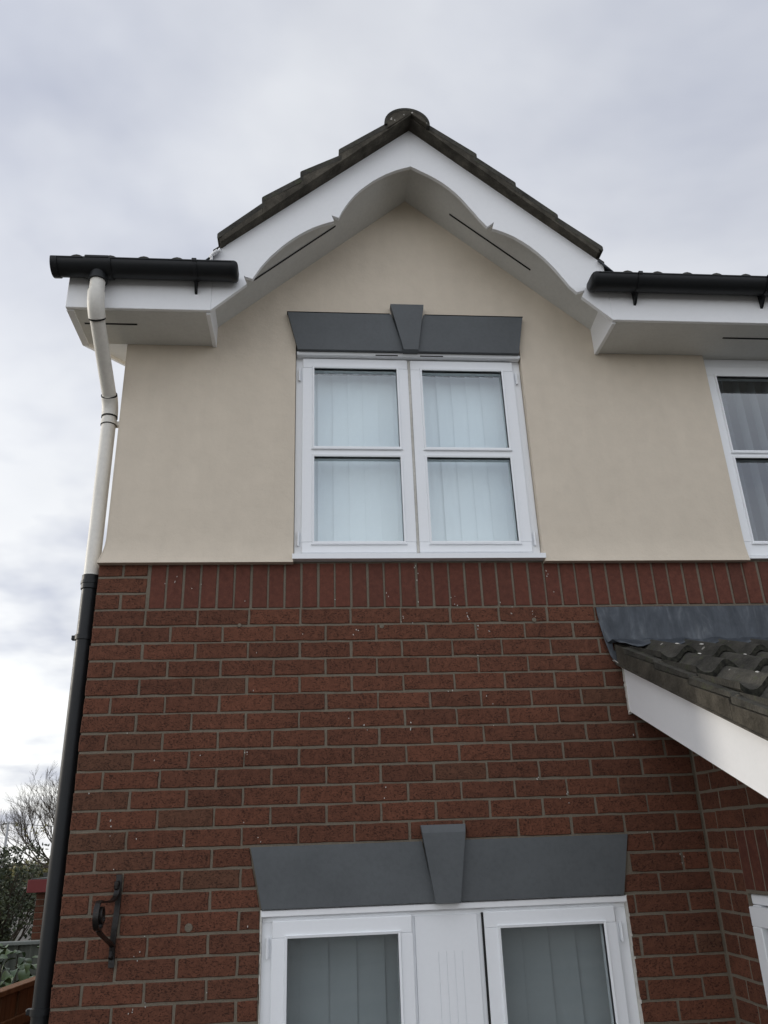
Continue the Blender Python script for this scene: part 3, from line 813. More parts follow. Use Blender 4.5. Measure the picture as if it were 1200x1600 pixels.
# ------------------------------------------------------------------ gable roof
def slab(mb, pts, dz):
    n = len(pts); mb.add(list(pts) + [(x, y, z + dz) for x, y, z in pts], [tuple(range(n)), tuple(range(2 * n - 1, n - 1, -1))] + [(i, i + n, (i + 1) % n + n, (i + 1) % n) for i in range(n)])
AP = (1.467, 2.366)
yvL = lambda x: lin(-.350, -.408, (x - .50) / .96)
yvR = lambda x: lin(-.350, -.384, (2.40 - x) / .93)
uL = lambda x: 1.517 + .874 * (x - .497)
uR = lambda x: 2.364 - .905 * (x - 1.466)
gr = part(MB().add([(.46, -.30, uL(.46) + .012), (1.467, -.30, uL(1.467) + .012), (1.467, 3.2, uL(1.467) + .012), (.46, .6, uL(.46) + .012), (2.44, -.30, uR(2.44) + .012), (2.44, .6, uR(2.44) + .012),
                    (.46, -.30, uL(.46) + .03), (1.467, -.30, uL(1.467) + .03), (1.467, 3.2, uL(1.467) + .03), (.46, .6, uL(.46) + .03), (2.44, -.30, uR(2.44) + .03), (2.44, .6, uR(2.44) + .03)],
                   [(0, 1, 2, 3), (1, 4, 5, 2), (6, 9, 8, 7), (7, 8, 11, 10), (0, 6, 7, 1), (1, 7, 10, 4), (0, 3, 9, 6), (4, 10, 11, 5)]).obj('gable_roof', 'tile', label='small steep tiled roof over the gable'))
gr_par = gr
for side_, u_, yv, x0, x1 in (('L', uL, yvL, .503, 1.466), ('R', uR, yvR, 2.392, 1.4664)):
    mb = MB()
    slab(mb, [(x0, yv(x0), u_(x0)), (x0, -.286, u_(x0)), (x1, -.286, u_(x1)), (x1, yv(x1), u_(x1))], .009)
    mb.obj('undercloak', 'verge', gr)
tilesL = [((.483, 1.573), (.688, 1.762)), ((.694, 1.801), (.880, 1.930)), ((.884, 1.968), (1.076, 2.072)), ((1.081, 2.119), (1.345, 2.315))]
tilesR = [((2.423, 1.568), (2.212, 1.741)), ((2.209, 1.762), (2.007, 1.938)), ((2.005, 1.961), (1.813, 2.120)), ((1.811, 2.144), (1.555, 2.340))]
for u_, yv, T, sg in ((uL, yvL, tilesL, 1), (uR, yvR, tilesR, -1)):
    for k, ((xa, za), (xb, zb_)) in enumerate(T):
        za += .006; zb_ -= .004
        # mortar bedding below the tile
        mb = MB(); xs_ = xa + sg * .005 if k else xa + sg * .022; xe_ = xb + sg * .009 if k < 3 else 1.4665 + (-.0005 if sg > 0 else .0005)
        zb0, zb1 = u_(xs_) + .0095, u_(xe_) + .0095
        ztop0 = max(zb0 + .006, lin(za, zb_, abs(xs_ - xa) / abs(xb - xa)) - .036); ztop1 = max(zb1 + .004, lin(za, zb_, abs(xe_ - xa) / abs(xb - xa)) - .036)
        if k == 3: ztop1 = min(ztop1, zb1 + .045)
        ya, yb_ = yv(xs_) + .0015, yv(xe_) + .0015
        v = [(xs_, ya, zb0), (xe_, yb_, zb1), (xe_, yb_, ztop1), (xs_, ya, ztop0), (xs_, ya + .05, zb0), (xe_, yb_ + .05, zb1), (xe_, yb_ + .05, ztop1), (xs_, ya + .05, ztop0)]
        mb.add(v, [(0, 1, 2, 3), (4, 7, 6, 5), (0, 4, 5, 1), (1, 5, 6, 2), (2, 6, 7, 3), (3, 7, 4, 0)]); mb.obj('verge_mortar', 'verge', gr)
        for c_ in range(3):
            ya = yv(xa) + c_ * .31; yb_ = yv(xb) + c_ * .31
            if c_ and k == 0: ya += .0
            th = .036
            v = []
            for (y_a, y_b) in ((ya, yb_), (ya + .305, yb_ + .305)):
                v += [(xa + sg * .004, y_a, za - th), (xb + (sg * .02 if k < 3 else 0), y_b, zb_ - th + (.018 if k < 3 else 0)), (xb + (sg * .02 if k < 3 else 0), y_b, zb_ + (.018 if k < 3 else 0)), (xa + sg * .006, y_a, za), (xa, y_a, za - .008), (xa, y_a, za - th + .006)]
            mb = MB(); mb.add(v, [(0, 1, 2, 3, 4, 5), (11, 10, 9, 8, 7, 6), (0, 6, 7, 1), (1, 7, 8, 2), (2, 8, 9, 3), (3, 9, 10, 4), (4, 10, 11, 5), (5, 11, 6, 0)])
            mb.obj('tile', 'tile', gr)
# mortar at the exposed lower corners of the verge
mb = MB(); mb.prism([(.498, 1.515), (.524, 1.535), (.512, 1.56), (.49, 1.555)], -.345, -.30); mb.obj('verge_mortar', 'verge', gr)
# ridge
def half_round(mb, y0, y1, cx, cz, r, th, a0=-.08, seg=20):
    v = []
    for y in (y0, y1):
        for rr_ in (r, r - th):
            for i in range(seg + 1):
                t = lin(a0, PI - a0, i / seg); v.append((cx + rr_ * math.cos(t), y, cz + rr_ * math.sin(t) * .93))
    n = seg + 1; f = []
    for i in range(seg):
        f += [(i, i + 1, n + i + 1, n + i), (2 * n + i, 3 * n + i, 3 * n + i + 1, 2 * n + i + 1), (i, 2 * n + i, 2 * n + i + 1, i + 1), (n + i, n + i + 1, 3 * n + i + 1, 3 * n + i)]
    f += [(0, n, 3 * n, 2 * n), (n - 1, 3 * n - 1, 4 * n - 1, 2 * n - 1)]
    mb.add(v, f)
for k in range(4):
    mb = MB(); half_round(mb, -.410 + k * .455, -.410 + k * .455 + .45, 1.444, 2.298, .121, .017); mb.obj('ridge_tile', 'tile', gr, 35)
# mortar pad filling the open end of the ridge
mb = MB(); pl = []
for i in range(21):
    t = PI * i / 20; pl.append((1.444 + .1045 * math.cos(t), 2.298 + .0965 * math.sin(t)))
pl = [(1.5485, uR(1.5485) + .0095 if False else 2.300)] + pl[1:-1] + [(1.3395, 2.300), (1.3395, uL(1.3395) + .012), (1.4665, uL(1.4665) + .0115), (1.5485, uR(1.5485) + .012)]
mb.prism(pl, -.4085, -.34); mb.obj('ridge_mortar', 'verge', gr, 20)
r_ = random.Random(2)
mb = MB()
for i in range(12):
    a = r_.uniform(.15, 2.9); q = r_.uniform(.02, .09); x, z = 1.444 + q * math.cos(a), 2.302 + q * math.sin(a); s_ = r_.uniform(.003, .008)
    if z < min(uL(x), uR(x)) + .02: continue
    mb.tube([(x, -.409, z), (x, -.4115, z)], [s_, s_ * .6], 7)
mb.obj('lichen', 'white_edge', gr, kind='stuff')

# ------------------------------------------------------------------ rolled tiles (main roof eaves, porch roof)
WV = .155
def wave(x, amp): c = .5 + .5 * math.cos(2 * PI * x / WV); return amp * c ** 1.25
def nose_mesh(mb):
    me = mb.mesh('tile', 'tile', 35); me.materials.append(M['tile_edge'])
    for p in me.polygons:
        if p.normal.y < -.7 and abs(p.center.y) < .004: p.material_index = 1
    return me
def wave_tile(amp=.050, w=.31, length=.33, th=.024, slope=.42, seg=20, off=0.0):
    """tile whose nose is at y = 0 (towards -y) and whose tail runs up the slope; crest at x = 0"""
    v = []; n = seg + 1
    for y, lift in ((0, .031), (length, -.004)):
        for d in (0, -th):
            for i in range(n):
                x = -.5 * WV + off + w * i / seg
                v.append((x, y, wave(x, amp) + y * slope + lift + d))
    f = []
    for i in range(seg):
        f += [(i, i + 1, 2 * n + i + 1, 2 * n + i), (n + i, 3 * n + i, 3 * n + i + 1, n + i + 1), (i, n + i, n + i + 1, i + 1), (2 * n + i, 2 * n + i + 1, 3 * n + i + 1, 3 * n + i)]
    f += [(0, 2 * n, 3 * n, n), (n - 1, 2 * n - 1, 4 * n - 1, 3 * n - 1)]
    mb = MB(); mb.add(v, f); return mb
pr = MB()
psl = .420
def pz(y): return -.425 + psl * y          # base of the tile waves
slab(pr, [(2.36, -.02, pz(-.02) - .03), (2.36, -1.44, pz(-1.44) - .03), (4.6, -1.44, pz(-1.44) - .03), (4.6, -.02, pz(-.02) - .03)], .012)
pro = part(pr.obj('porch_roof', 'tile', label='lean-to roof of weathered rolled tiles at the right'))
noses = [-.385, -.655, -.925, -1.195, -1.465]
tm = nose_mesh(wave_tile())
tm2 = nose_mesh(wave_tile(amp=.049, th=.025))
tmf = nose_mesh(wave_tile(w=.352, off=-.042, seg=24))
rt = random.Random(11)
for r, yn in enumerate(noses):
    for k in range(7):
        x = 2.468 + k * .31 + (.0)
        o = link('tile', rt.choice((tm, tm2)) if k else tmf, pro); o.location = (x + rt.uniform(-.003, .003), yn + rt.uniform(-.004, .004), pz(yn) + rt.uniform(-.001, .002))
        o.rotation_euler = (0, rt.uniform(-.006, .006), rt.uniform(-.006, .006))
    # verge strip of the first tile, and its bedding
    nxt = noses[r - 1] if r else -.02
    x0, x1 = 2.314, 2.347
    zt0, zt1 = pz(yn) + .026, pz(nxt) + .016
    mb = MB(); v = []
    for x, d in ((x0, 0), (x1, 0)):
        v += [(x, yn - .004, zt0 - .018), (x, nxt, zt1 - .026), (x, nxt, zt1), (x, yn, zt0)]
    mb.add(v, [(0, 1, 2, 3), (4, 7, 6, 5), (0, 4, 5, 1), (1, 5, 6, 2), (2, 6, 7, 3), (3, 7, 4, 0)]); mb.obj('verge_tile', 'tile', pro)
    bt = lambda y: -.497 + .419 * y
    mb = MB(); v = []
    for x in (2.309, 2.38):
        v += [(x, yn + .006, bt(yn + .006) + .007), (x, nxt + (.004 if r else 0), bt(nxt) + .007), (x, nxt + (.004 if r else 0), zt1 - .0275), (x, yn + .006, zt0 - .0195)]
    mb.add(v, [(0, 1, 2, 3), (4, 7, 6, 5), (0, 4, 5, 1), (1, 5, 6, 2), (2, 6, 7, 3), (3, 7, 4, 0)]); mb.obj('verge_mortar', 'verge', pro)
    mb = MB(); mb.tube([(2.325, yn + .01, zt0 - .02), (2.335, yn - .012, zt0 - .022), (2.352, yn - .004, zt0 - .016)], [.010, .013, .008], 8); mb.obj('verge_clip', 'verge', pro, 40)
mb = MB(); bt = lambda y: -.497 + .419 * y
slab(mb, [(2.300, -.013, bt(-.013)), (2.300, -1.46, bt(-1.46)), (2.42, -1.46, bt(-1.46)), (2.42, -.013, bt(-.013))], .0065); mb.obj('undercloak', 'verge', pro)
mb = MB(); mb.prism([(-.004, bt(-.004) + .007), (-.105, bt(-.105) + .007), (-.105, pz(-.105) + .016), (-.004, pz(-.004) + .022)], 2.3095, 2.40, 'yz'); mb.obj('verge_mortar', 'verge', pro)
mb = MB(); rs_ = random.Random(5); su = Vector((1, .3, .13)).normalized(); sv = Vector((0, 1, .42)).normalized()
for (x, y) in ((2.466, -.30), (2.470, -.47), (2.78, -.60), (2.62, -.74), (2.90, -.31), (2.55, -.34), (2.47, -.85), (2.625, -.52)):
    splash(mb, (x, y, pz(y) + .050 + .031 * (1 - ((y - noses[[n_ <= y for n_ in noses].index(True)]) / .33)) + .0006), su, sv, rs_, .010, .012)
mb.obj('bird_droppings', 'white_edge', pro, kind='stuff')
# white sloping board
mb = MB(); mb.prism([(-.012, -.502), (-.012, -.708), (-1.45, -1.315), (-1.45, -1.105)], 2.335, 2.357, 'yz'); part(mb.obj('porch_bargeboard', 'white_paint', label='white sloping bargeboard of the porch'))
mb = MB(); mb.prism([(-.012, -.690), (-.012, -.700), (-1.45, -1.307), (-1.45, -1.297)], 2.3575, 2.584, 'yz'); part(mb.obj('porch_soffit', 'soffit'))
mb = MB(); mb.prism([(-1.45, -1.315), (-1.45, -1.08), (-1.47, -1.08), (-1.47, -1.315)], 2.30, 4.6, 'yz'); part(mb.obj('porch_fascia', 'white_paint'))
mb = MB(); r_ = random.Random(8); z = -.505
while z > -.705:
    h = r_.uniform(.008, .02); mb.box(2.333 - r_.uniform(0, .004), 2.340, -.014 - r_.uniform(0, .003), -.001, z - h, z); z -= h
mb.tube([(2.338, -.012, -.704), (2.332, -.016, -.711), (2.342, -.01, -.713)], [.006, .008, .004], 7)
part(mb.obj('sealant', 'white_edge'))
mb = MB(); mb.box(2.68, 4.5, -1.12, -1.03, G, -1.0); part(mb.obj('porch_front_wall', 'mortar'))
# lead flashing
mb = MB(); nx = 90; rows = []
rf = random.Random(4)
def flx(t, z):  # left boundary
    s_ = (-.235 - z) / .24
    return 2.247 + .012 * s_ + .045 * s_ ** 2.2
X1 = 4.6
prof_ = [(-.235, -.003, 0), (-.238, -.012, 0), (-.28, -.013, 0), (-.33, -.014, 0), (-.375, -.015, 0), (-.405, -.022, 0)]
for i in range(nx + 1):
    t = i / nx
    for (z, y, _) in prof_:
        x = lin(flx(t, z), X1, t); mb.v.append((x, y + .0015 * math.sin(x * 9 + z * 20), z))
    for q, (y, lift) in enumerate(((-.035, .028), (-.062, .016), (-.092, .008))):
        x = lin(2.296 + .004 * q, X1, t)
        base = pz(y) + .014 + wave(x - 2.468, .046) * (.15, .30, .45)[q] + lift
        mb.v.append((x, y + .003 * math.sin(x * 31), base))
K = len(prof_) + 3
for i in range(nx):
    for j in range(K - 1):
        a = i * K + j; mb.f.append((a, a + K, a + K + 1, a + 1))
o = mb.obj('lead_flashing', 'lead', None, 60, label='grey lead flashing dressed over the porch tiles'); part(o)
sm = o.modifiers.new('thickness', 'SOLIDIFY'); sm.thickness = .0025
mb = MB(); mb.add([(2.250, -.0135, -.30), (2.300, -.0135, -.30), (2.300, -.0135, -.44), (2.339, -.0135, -.44), (2.339, -.0135, -.512), (2.318, -.0135, -.506), (2.297, -.0135, -.488), (2.283, -.0135, -.462), (2.268, -.0135, -.40), (2.257, -.0135, -.34)], [tuple(range(10))])
o = mb.obj('lead_flashing', 'lead'); part(o); o.modifiers.new('thickness', 'SOLIDIFY').thickness = .0025
mb = MB(); mb.strap([(2.294, -.012, -.482), (2.318, -.018, -.503), (2.345, -.022, -.522)], (0, .02, .004), .003); part(mb.obj('flashing_fold', 'white_edge'))

# main roof
RS = .60
def rz_(y): return 1.352 + RS * (y + .365)
mb = MB()
for xa, xb, ya in ((-.19, .40, -.33), (.40, 2.50, 1.35), (2.50, 6.2, -.33)):
    slab(mb, [(xa, ya, rz_(ya) - .022), (xa, 3.55, rz_(3.55) - .022), (xb, 3.55, rz_(3.55) - .022), (xb, ya, rz_(ya) - .022)], .012)
slab(mb, [(-.19, 3.55, rz_(3.55) - .022), (-.19, 7.4, rz_(-.3) - .022), (6.2, 7.4, rz_(-.3) - .022), (6.2, 3.55, rz_(3.55) - .022)], .012)
mro = part(mb.obj('main_roof', 'tile', label='main tiled roof showing only its lowest tiles above the gutters'))
et = wave_tile(slope=RS, amp=.032).mesh('tile', 'tile', 35)
for x0, n in ((-.16, 2), (2.52, 9)):
    for k in range(n):
        o = link('tile', et, mro); o.location = (x0 + .31 * k, -.372, rz_(-.372) - .009)
mb = MB()
for r in range(1, 14):
    for k in range(21): 
        v = et.vertices; T = Vector((-.16 + .31 * k, -.372 + .29 * r, rz_(-.372 + .29 * r) - .004))
        if r < 7 and .3 < T.x + .2 and T.x < 2.5: continue
        if T.y > 3.3: continue
        mb.add([p.co + T for p in v], [tuple(p.vertices) for p in et.polygons])
mb.obj('tiling', 'tile', mro, kind='stuff')
# valley leads beside the gable
for (xa, xb, s_) in ((.395, .50, 1), (2.50, 2.402, -1)):
    mb = MB(); mb.add([(xa, -.335, 1.385), (xb, -.330, 1.500), (xb, .25, 1.80), (xa, .25, 1.70)], [(0, 1, 2, 3)])
    o = mb.obj('valley_lead', 'lead'); part(o); o.modifiers.new('t', 'SOLIDIFY').thickness = .003
mb = MB(); r_ = random.Random(12)
for i in range(9):
    x = .455 + r_.uniform(0, .045); z = lin(1.43, 1.50, (x - .455) / .045) + r_.uniform(-.02, .01); s_ = r_.uniform(.008, .014)
    mb.tube([(x - s_ * .6, -.335, z), (x, -.338, z + s_ * .3), (x + s_ * .6, -.333, z)], [s_ * .5, s_, s_ * .4], 7)
part(mb.obj('foam_filler', 'white_paint', smooth=60, label='white foam squeezed out at the foot of the left verge'))
# side verge of the main roof on the left
vz = lambda y: 1.147 + .50 * (y)
mb = MB(); mb.prism([(.002, vz(0)), (3.55, vz(3.55)), (3.55, vz(3.55) + .2), (.002, vz(0) + .2)], -.2, -.18, 'yz'); part(mb.obj('side_bargeboard', 'white_paint'))
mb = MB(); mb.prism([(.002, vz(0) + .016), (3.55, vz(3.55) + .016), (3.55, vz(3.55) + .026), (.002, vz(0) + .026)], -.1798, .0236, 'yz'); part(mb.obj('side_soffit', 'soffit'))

# ------------------------------------------------------------------ gutters
GY, GZ, GR = -.368, 1.341, .058
def gutter_seg(mb, x0, x1, r0, r1, a0=0.0, a1=PI, seg=18):
    """half-round trough between radii r0 (inner) and r1 (outer)"""
    v = []; n = seg + 1
    for x in (x0, x1):
        for r in (r1, r0):
            for i in range(n):
                t = PI + lin(a0, a1, i / seg); v.append((x, GY + r * math.cos(t), GZ + r * math.sin(t)))
    f = []
    for i in range(seg):
        f += [(i, i + 1, 2 * n + i + 1, 2 * n + i), (n + i, 3 * n + i, 3 * n + i + 1, n + i + 1), (i, n + i, n + i + 1, i + 1), (2 * n + i, 2 * n + i + 1, 3 * n + i + 1, 3 * n + i)]
    f += [(0, 2 * n, 3 * n, n), (n - 1, 2 * n - 1, 4 * n - 1, 3 * n - 1)]
    mb.add(v, f)
def stop_end(par, x, s):
    mb = MB(); n = 15; v = []
    for k, (dx, r) in enumerate(((-.012 * s, GR + .004), (.004 * s, GR + .004), (.012 * s, GR * .93), (.016 * s, GR * .6))):
        for i in range(n):
            t = PI + PI * i / (n - 1); v.append((x + dx, GY + r * math.cos(t), GZ + r * math.sin(t)))
    f = []
    for k in range(3):
        for i in range(n - 1): f.append((k * n + i, k * n + i + 1, (k + 1) * n + i + 1, (k + 1) * n + i))
    f.append(tuple(3 * n + i for i in range(n))); mb.add(v, f); mb.obj('stop_end', 'black_pipe', par, 50)
def gutter(label, x0, x1, brs, e0, e1):
    mb = MB(); gutter_seg(mb, x0, x1, GR - .003, GR); mb.box(x0, x1, GY - GR - .003, GY - GR + .003, GZ - .004, GZ + .003, .001)
    g = part(mb.obj('gutter', 'black_pipe', smooth=40, label=label))
    if e0: stop_end(g, x0, -1)
    if e1: stop_end(g, x1, 1)
    for x in brs:
        mb = MB(); gutter_seg(mb, x - .011, x + .011, GR + .0005, GR + .005, -.05, PI * .97)
        mb.box(x - .011, x + .011, GY - GR - .009, GY - GR + .004, GZ - .010, GZ + .008, .002)
        mb.prism([(GY + .02, GZ - GR - .002), (YF - .0005, GZ - .02), (YF - .0005, GZ - .105), (YF - .012, GZ - .100), (GY + .012, GZ - GR - .006)], x - .006, x + .006, 'yz')
        mb.obj('gutter_bracket', 'black_pipe', g, 30)
    return g
gl1 = gutter('short black gutter left of the gable, feeding the downpipe', -.252, .580, (.395,), 0, 1)
# open left end with its thickened socket
mb = MB(); gutter_seg(mb, -.256, -.228, GR + .0005, GR + .005); mb.prism([(GY + (GR + .003) * math.cos(PI + PI * i / 14), GZ + (GR + .003) * math.sin(PI + PI * i / 14)) for i in range(15)], -.258, -.254, 'yz'); mb.obj('stop_end', 'black_pipe', gl1, 40)
gl2 = gutter('long black gutter right of the gable', 2.330, 6.2, (2.555, 3.22, 4.1, 5.0), 1, 0)
PX = -.048
mb = MB(); gutter_seg(mb, PX - .062, PX + .062, GR + .0008, GR + .0055); mb.box(PX - .055, PX + .055, GY - GR - .008, GY - GR + .006, GZ - .006, GZ + .010, .003)
mb.tube([(PX, GY, GZ - GR + .012), (PX, GY, 1.262)], .0405, 20); mb.tube([(PX, GY, 1.262), (PX, GY, 1.250)], .043, 20)
mb.obj('gutter_outlet', 'black_pipe', gl1, 35)

# ------------------------------------------------------------------ downpipe
PR = .034
AX, AY = -.044, .052
mb = MB(); dpts = [(PX, GY, 1.262), (PX, GY, 1.175)]
def bend(p0, p1, p2, n=7):
    p0, p1, p2 = map(Vector, (p0, p1, p2)); return [tuple((1 - t) ** 2 * p0 + 2 * t * (1 - t) * p1 + t * t * p2) for t in [i / n for i in range(n + 1)]]
mb.tube([(PX, GY, 1.258), (PX, GY, 1.190)], PR, 22)
dp = part(mb.obj('downpipe', 'cream_pipe', smooth=40, label='rainwater pipe, cream above and black below, at the left corner'))
b1 = bend((PX, GY, 1.190), (PX, GY, 1.125), (PX + .001, GY + .052, 1.085))
mb = MB(); mb.tube(b1, PR + .0045, 22); mb.obj('pipe_bend', 'cream_pipe', dp, 40)
P0 = Vector((PX + .001, GY + .052, 1.085)); P1 = Vector((AX, AY - .045, .862))
mb = MB(); mb.tube([tuple(P0 - (P1 - P0) * .05), tuple(P1)], PR, 22); mb.obj('offset_pipe', 'cream_pipe', dp, 40)
mb = MB(); mb.tube(bend(P1, (AX, AY, .825), (AX, AY, .765)), PR + .0045, 22); mb.obj('pipe_bend', 'cream_pipe', dp, 40)
mb = MB(); mb.tube([tuple(P0 + (P1 - P0) * .0), tuple(P0 + (P1 - P0) * .015)], PR + .0047, 22); mb.obj('rubber_seal', 'dark', dp, 40); mb = MB(); mb.tube([tuple(P1 - (P1 - P0) * .012), tuple(P1 + (P1 - P0) * .006)], PR + .0047, 22); mb.obj('rubber_seal', 'dark', dp, 40); mb = MB()
mb.tube([(AX, AY, .768), (AX, AY, .762)], PR + .0047, 22); mb.obj('rubber_seal', 'dark', dp, 40)
mb = MB(); mb.tube([(AX, AY, .775), (AX, AY, -.060)], PR, 22); mb.obj('upper_pipe', 'cream_pipe', dp, 40)
mb = MB(); mb.tube([(AX, AY, .745), (AX, AY, .722)], PR + .004, 22); mb.box(AX - .01, AX + .05, AY + .0, AY + .03, .722, .745, .002); mb.obj('pipe_clip', 'cream_pipe', dp, 40)
mb = MB(); mb.tube([(AX, AY, .7215), (AX, AY, .718)], PR + .0035, 22); mb.obj('rubber_seal', 'dark', dp, 40)
mb = MB(); mb.tube([(AX, AY, -.052), (AX, AY, -.115), (AX, AY, -.118)], [PR + .005, PR + .005, PR + .001], 22); mb.tube([(AX, AY, -.078), (AX, AY, -.092)], PR + .0075, 22); mb.obj('pipe_socket', 'black_pipe', dp, 40)
mb = MB(); mb.tube([(AX, AY, -.110), (AX, AY, -.360)], PR, 22); mb.tube([(AX, AY, -.355), (AX, AY, -3.65)], PR - .0005, 22); mb.obj('lower_pipe', 'black_pipe', dp, 40)
for z in (-.335, -1.735, -3.1):
    mb = MB(); mb.tube([(AX, AY, z + .011), (AX, AY, z - .011)], PR + .0055, 22); mb.box(AX - .052, AX + .045, AY - .010, AY + .012, z - .010, z + .010, .002)
    mb.obj('pipe_clip', 'black_pipe', dp, 40)

# ------------------------------------------------------------------ hanging-basket bracket
br = thing('wall_bracket', 'rusty black iron hanging-basket bracket with a scroll on the brickwork', 'bracket', (.21, 0, -1.44))
def bpz(o): return setp(o, br)
mb = MB(); n = 12
mb.strap([(.209 + .003 * math.sin(i * .5), -.0085 - .002 * math.sin(i * 1.1), lin(-1.283, -1.598, i / n)) for i in range(n + 1)], (.021, 0, .0004), .009)
bpz(mb.obj('back_plate', 'iron'))
mb = MB(); a0 = Vector((.207, -.012, -1.338))
arm = [(.207, -.016, -1.325), (.207, -.020, -1.345), (.206, -.035, -1.362), (.205, -.08, -1.372), (.204, -.16, -1.370), (.203, -.235, -1.366)]
cy, cz = -.262, -1.412
for i in range(34):
    t = PI * .5 - .15 + i * .33; rad = .050 * (1 - i / 34 * .72); arm.append((.203 + (i * .0004), cy + rad * math.cos(t), cz + rad * math.sin(t)))
mb.strap(arm, (.019, 0, 0), .0075); bpz(mb.obj('arm', 'iron', smooth=60))
mb = MB(); mb.strap([(.206, -.247, -1.456), (.206, -.225, -1.466), (.206, -.14, -1.490), (.207, -.06, -1.512), (.208, -.016, -1.528), (.208, -.010, -1.560)], (.016, 0, 0), .008); bpz(mb.obj('brace', 'iron', smooth=60))
mb = MB(); mb.box(.196, .214, -.030, -.008, -1.335, -1.305, .004); mb.tube([(.205, -.008, -1.318), (.205, -.034, -1.318)], [.009, .006], 9); bpz(mb.obj('fixing_bolt', 'iron', smooth=40))
mb = MB(); mb.box(.198, .214, -.020, -.010, -1.572, -1.552, .003); mb.tube([(.206, -.010, -1.564), (.206, -.026, -1.564)], [.008, .006], 9); bpz(mb.obj('fixing_bolt', 'iron', smooth=40))
mb = MB(); mb.strap([(.206, -.012, -1.535), (.206, -.018, -1.552), (.205, -.034, -1.567), (.205, -.040, -1.560)], (.008, 0, 0), .004); bpz(mb.obj('hook', 'iron', smooth=60))

# ------------------------------------------------------------------ garden behind on the left
# orange fence running back along the passage
def P_(s): return Vector((-.945 + .141 * s * .9, s, 0))
of = thing('fence', 'orange-brown timber fence with a flat capping, nearest the black pipe', 'fence', (-.9, 0, G))
dirv = (P_(1) - P_(0)).normalized(); nrm = Vector((dirv.y, -dirv.x, 0))
ang = math.atan2(dirv.y, dirv.x)
def oriented(mb, name, mat, t, s, h, par):
    o = mb.obj(name, mat); o.parent = par; o.matrix_parent_inverse = Matrix.Translation(-par.location); o.location = P_(s) + Vector((0, 0, h)); o.rotation_euler = (0, 0, ang); return o
bm_ = MB().box(0, .108, -.004, .012, 0, 1.74, .002).mesh('fence_board', 'timber')
s = -1.8; i = 0
while s < 3.6:
    o = link('fence_board', bm_, of); o.matrix_parent_inverse = Matrix.Translation(-of.location); o.location = P_(s) + nrm * (.0 if i % 2 else .013) + Vector((0, 0, G + .03)); o.rotation_euler = (0, 0, ang); s += .102; i += 1
mb = MB(); mb.box(0, 5.5, -.032, .045, 1.772, 1.800, .003); oriented(mb, 'capping', 'timber', of, -1.8, G, of)
for hh in (1.60, .9, .3):
    mb = MB(); mb.box(0, 5.5, -.040, -.018, hh, hh + .05, .003); oriented(mb, 'rail', 'timber', of, -1.8, G, of)
# grey green fence across the far garden
gf = thing('fence', 'grey-green timber fence with a pale top rail behind the leafy shrub', 'fence', (-2, 5.3, G))
bm_ = MB().box(0, .118, 0, .018, 0, 1.66, .002).mesh('fence_board', 'fence_grey')
x = -8.0; i = 0
while x < -.6:
    o = link('fence_board', bm_, gf); o.matrix_parent_inverse = Matrix.Translation(-gf.location); o.location = (x, 5.35 + (.016 if i % 2 else 0), G + .03); x += .112; i += 1
mb = MB(); mb.box(-8.0, -.6, 5.31, 5.40, G + 1.695, G + 1.725, .004); setp(mb.obj('top_rail', 'rail_paint'), gf)
# leafy shrub
def leaf_mesh(L, Wd):
    v = []; n = 5
    for i in range(n + 1):
        t = i / n; w = Wd * math.sin(PI * min(1, t * .92 + .06)) ** .8 * (1 - .25 * t); z = .25 * L * math.sin(t * PI * .9) - .30 * L * t * t
        v += [(-w, L * t, z + .10 * w), (0, L * t, z - .12 * Wd), (w, L * t, z + .10 * w)]
    f = []
    for i in range(n):
        a = 3 * i; f += [(a, a + 1, a + 4, a + 3), (a + 1, a + 2, a + 5, a + 4)]
    return v, f
sh = thing('shrub', 'broad-leaved green shrub between the orange fence and the grey-green fence', 'shrub', (-1.55, 4.1, G))
lv, lf = leaf_mesh(.135, .045); lme = MB().add(lv, lf).mesh('leaf', 'big_leaf', 60)
r_ = random.Random(21); mb = MB()
for i in range(13):
    a = r_.uniform(0, 2 * PI); q = r_.uniform(.05, .45); tip = Vector((-1.50 + q * math.cos(a) * 1.2, 4.15 + q * math.sin(a), G + r_.uniform(1.2, 1.75)))
    base = Vector((-1.55 + .1 * math.cos(a), 4.1 + .1 * math.sin(a), G)); mid = (base + tip) / 2 + Vector((.05 * math.cos(a), .05 * math.sin(a), .1))
    mb.tube([base, mid, tip], [.012, .009, .005], 5)
setp(mb.obj('stem', 'bark'), sh)
for i in range(300):
    a = r_.uniform(0, 2 * PI); q = math.sqrt(r_.random()) * .62
    zt = 1.85 - .30 * (q / .62) ** 2
    o = link('leaf', lme, sh); o.matrix_parent_inverse = Matrix.Translation(-sh.location)
    o.location = (-1.46 + q * 1.15 * math.cos(a), 4.15 + q * .8 * math.sin(a), G + zt - r_.uniform(0, .75) ** 1.3)
    o.rotation_euler = (r_.uniform(-.7, .3), r_.uniform(-.5, .5), a - PI / 2 + r_.uniform(-.8, .8)); k = r_.uniform(.6, 1.15); o.scale = (k, k, k)
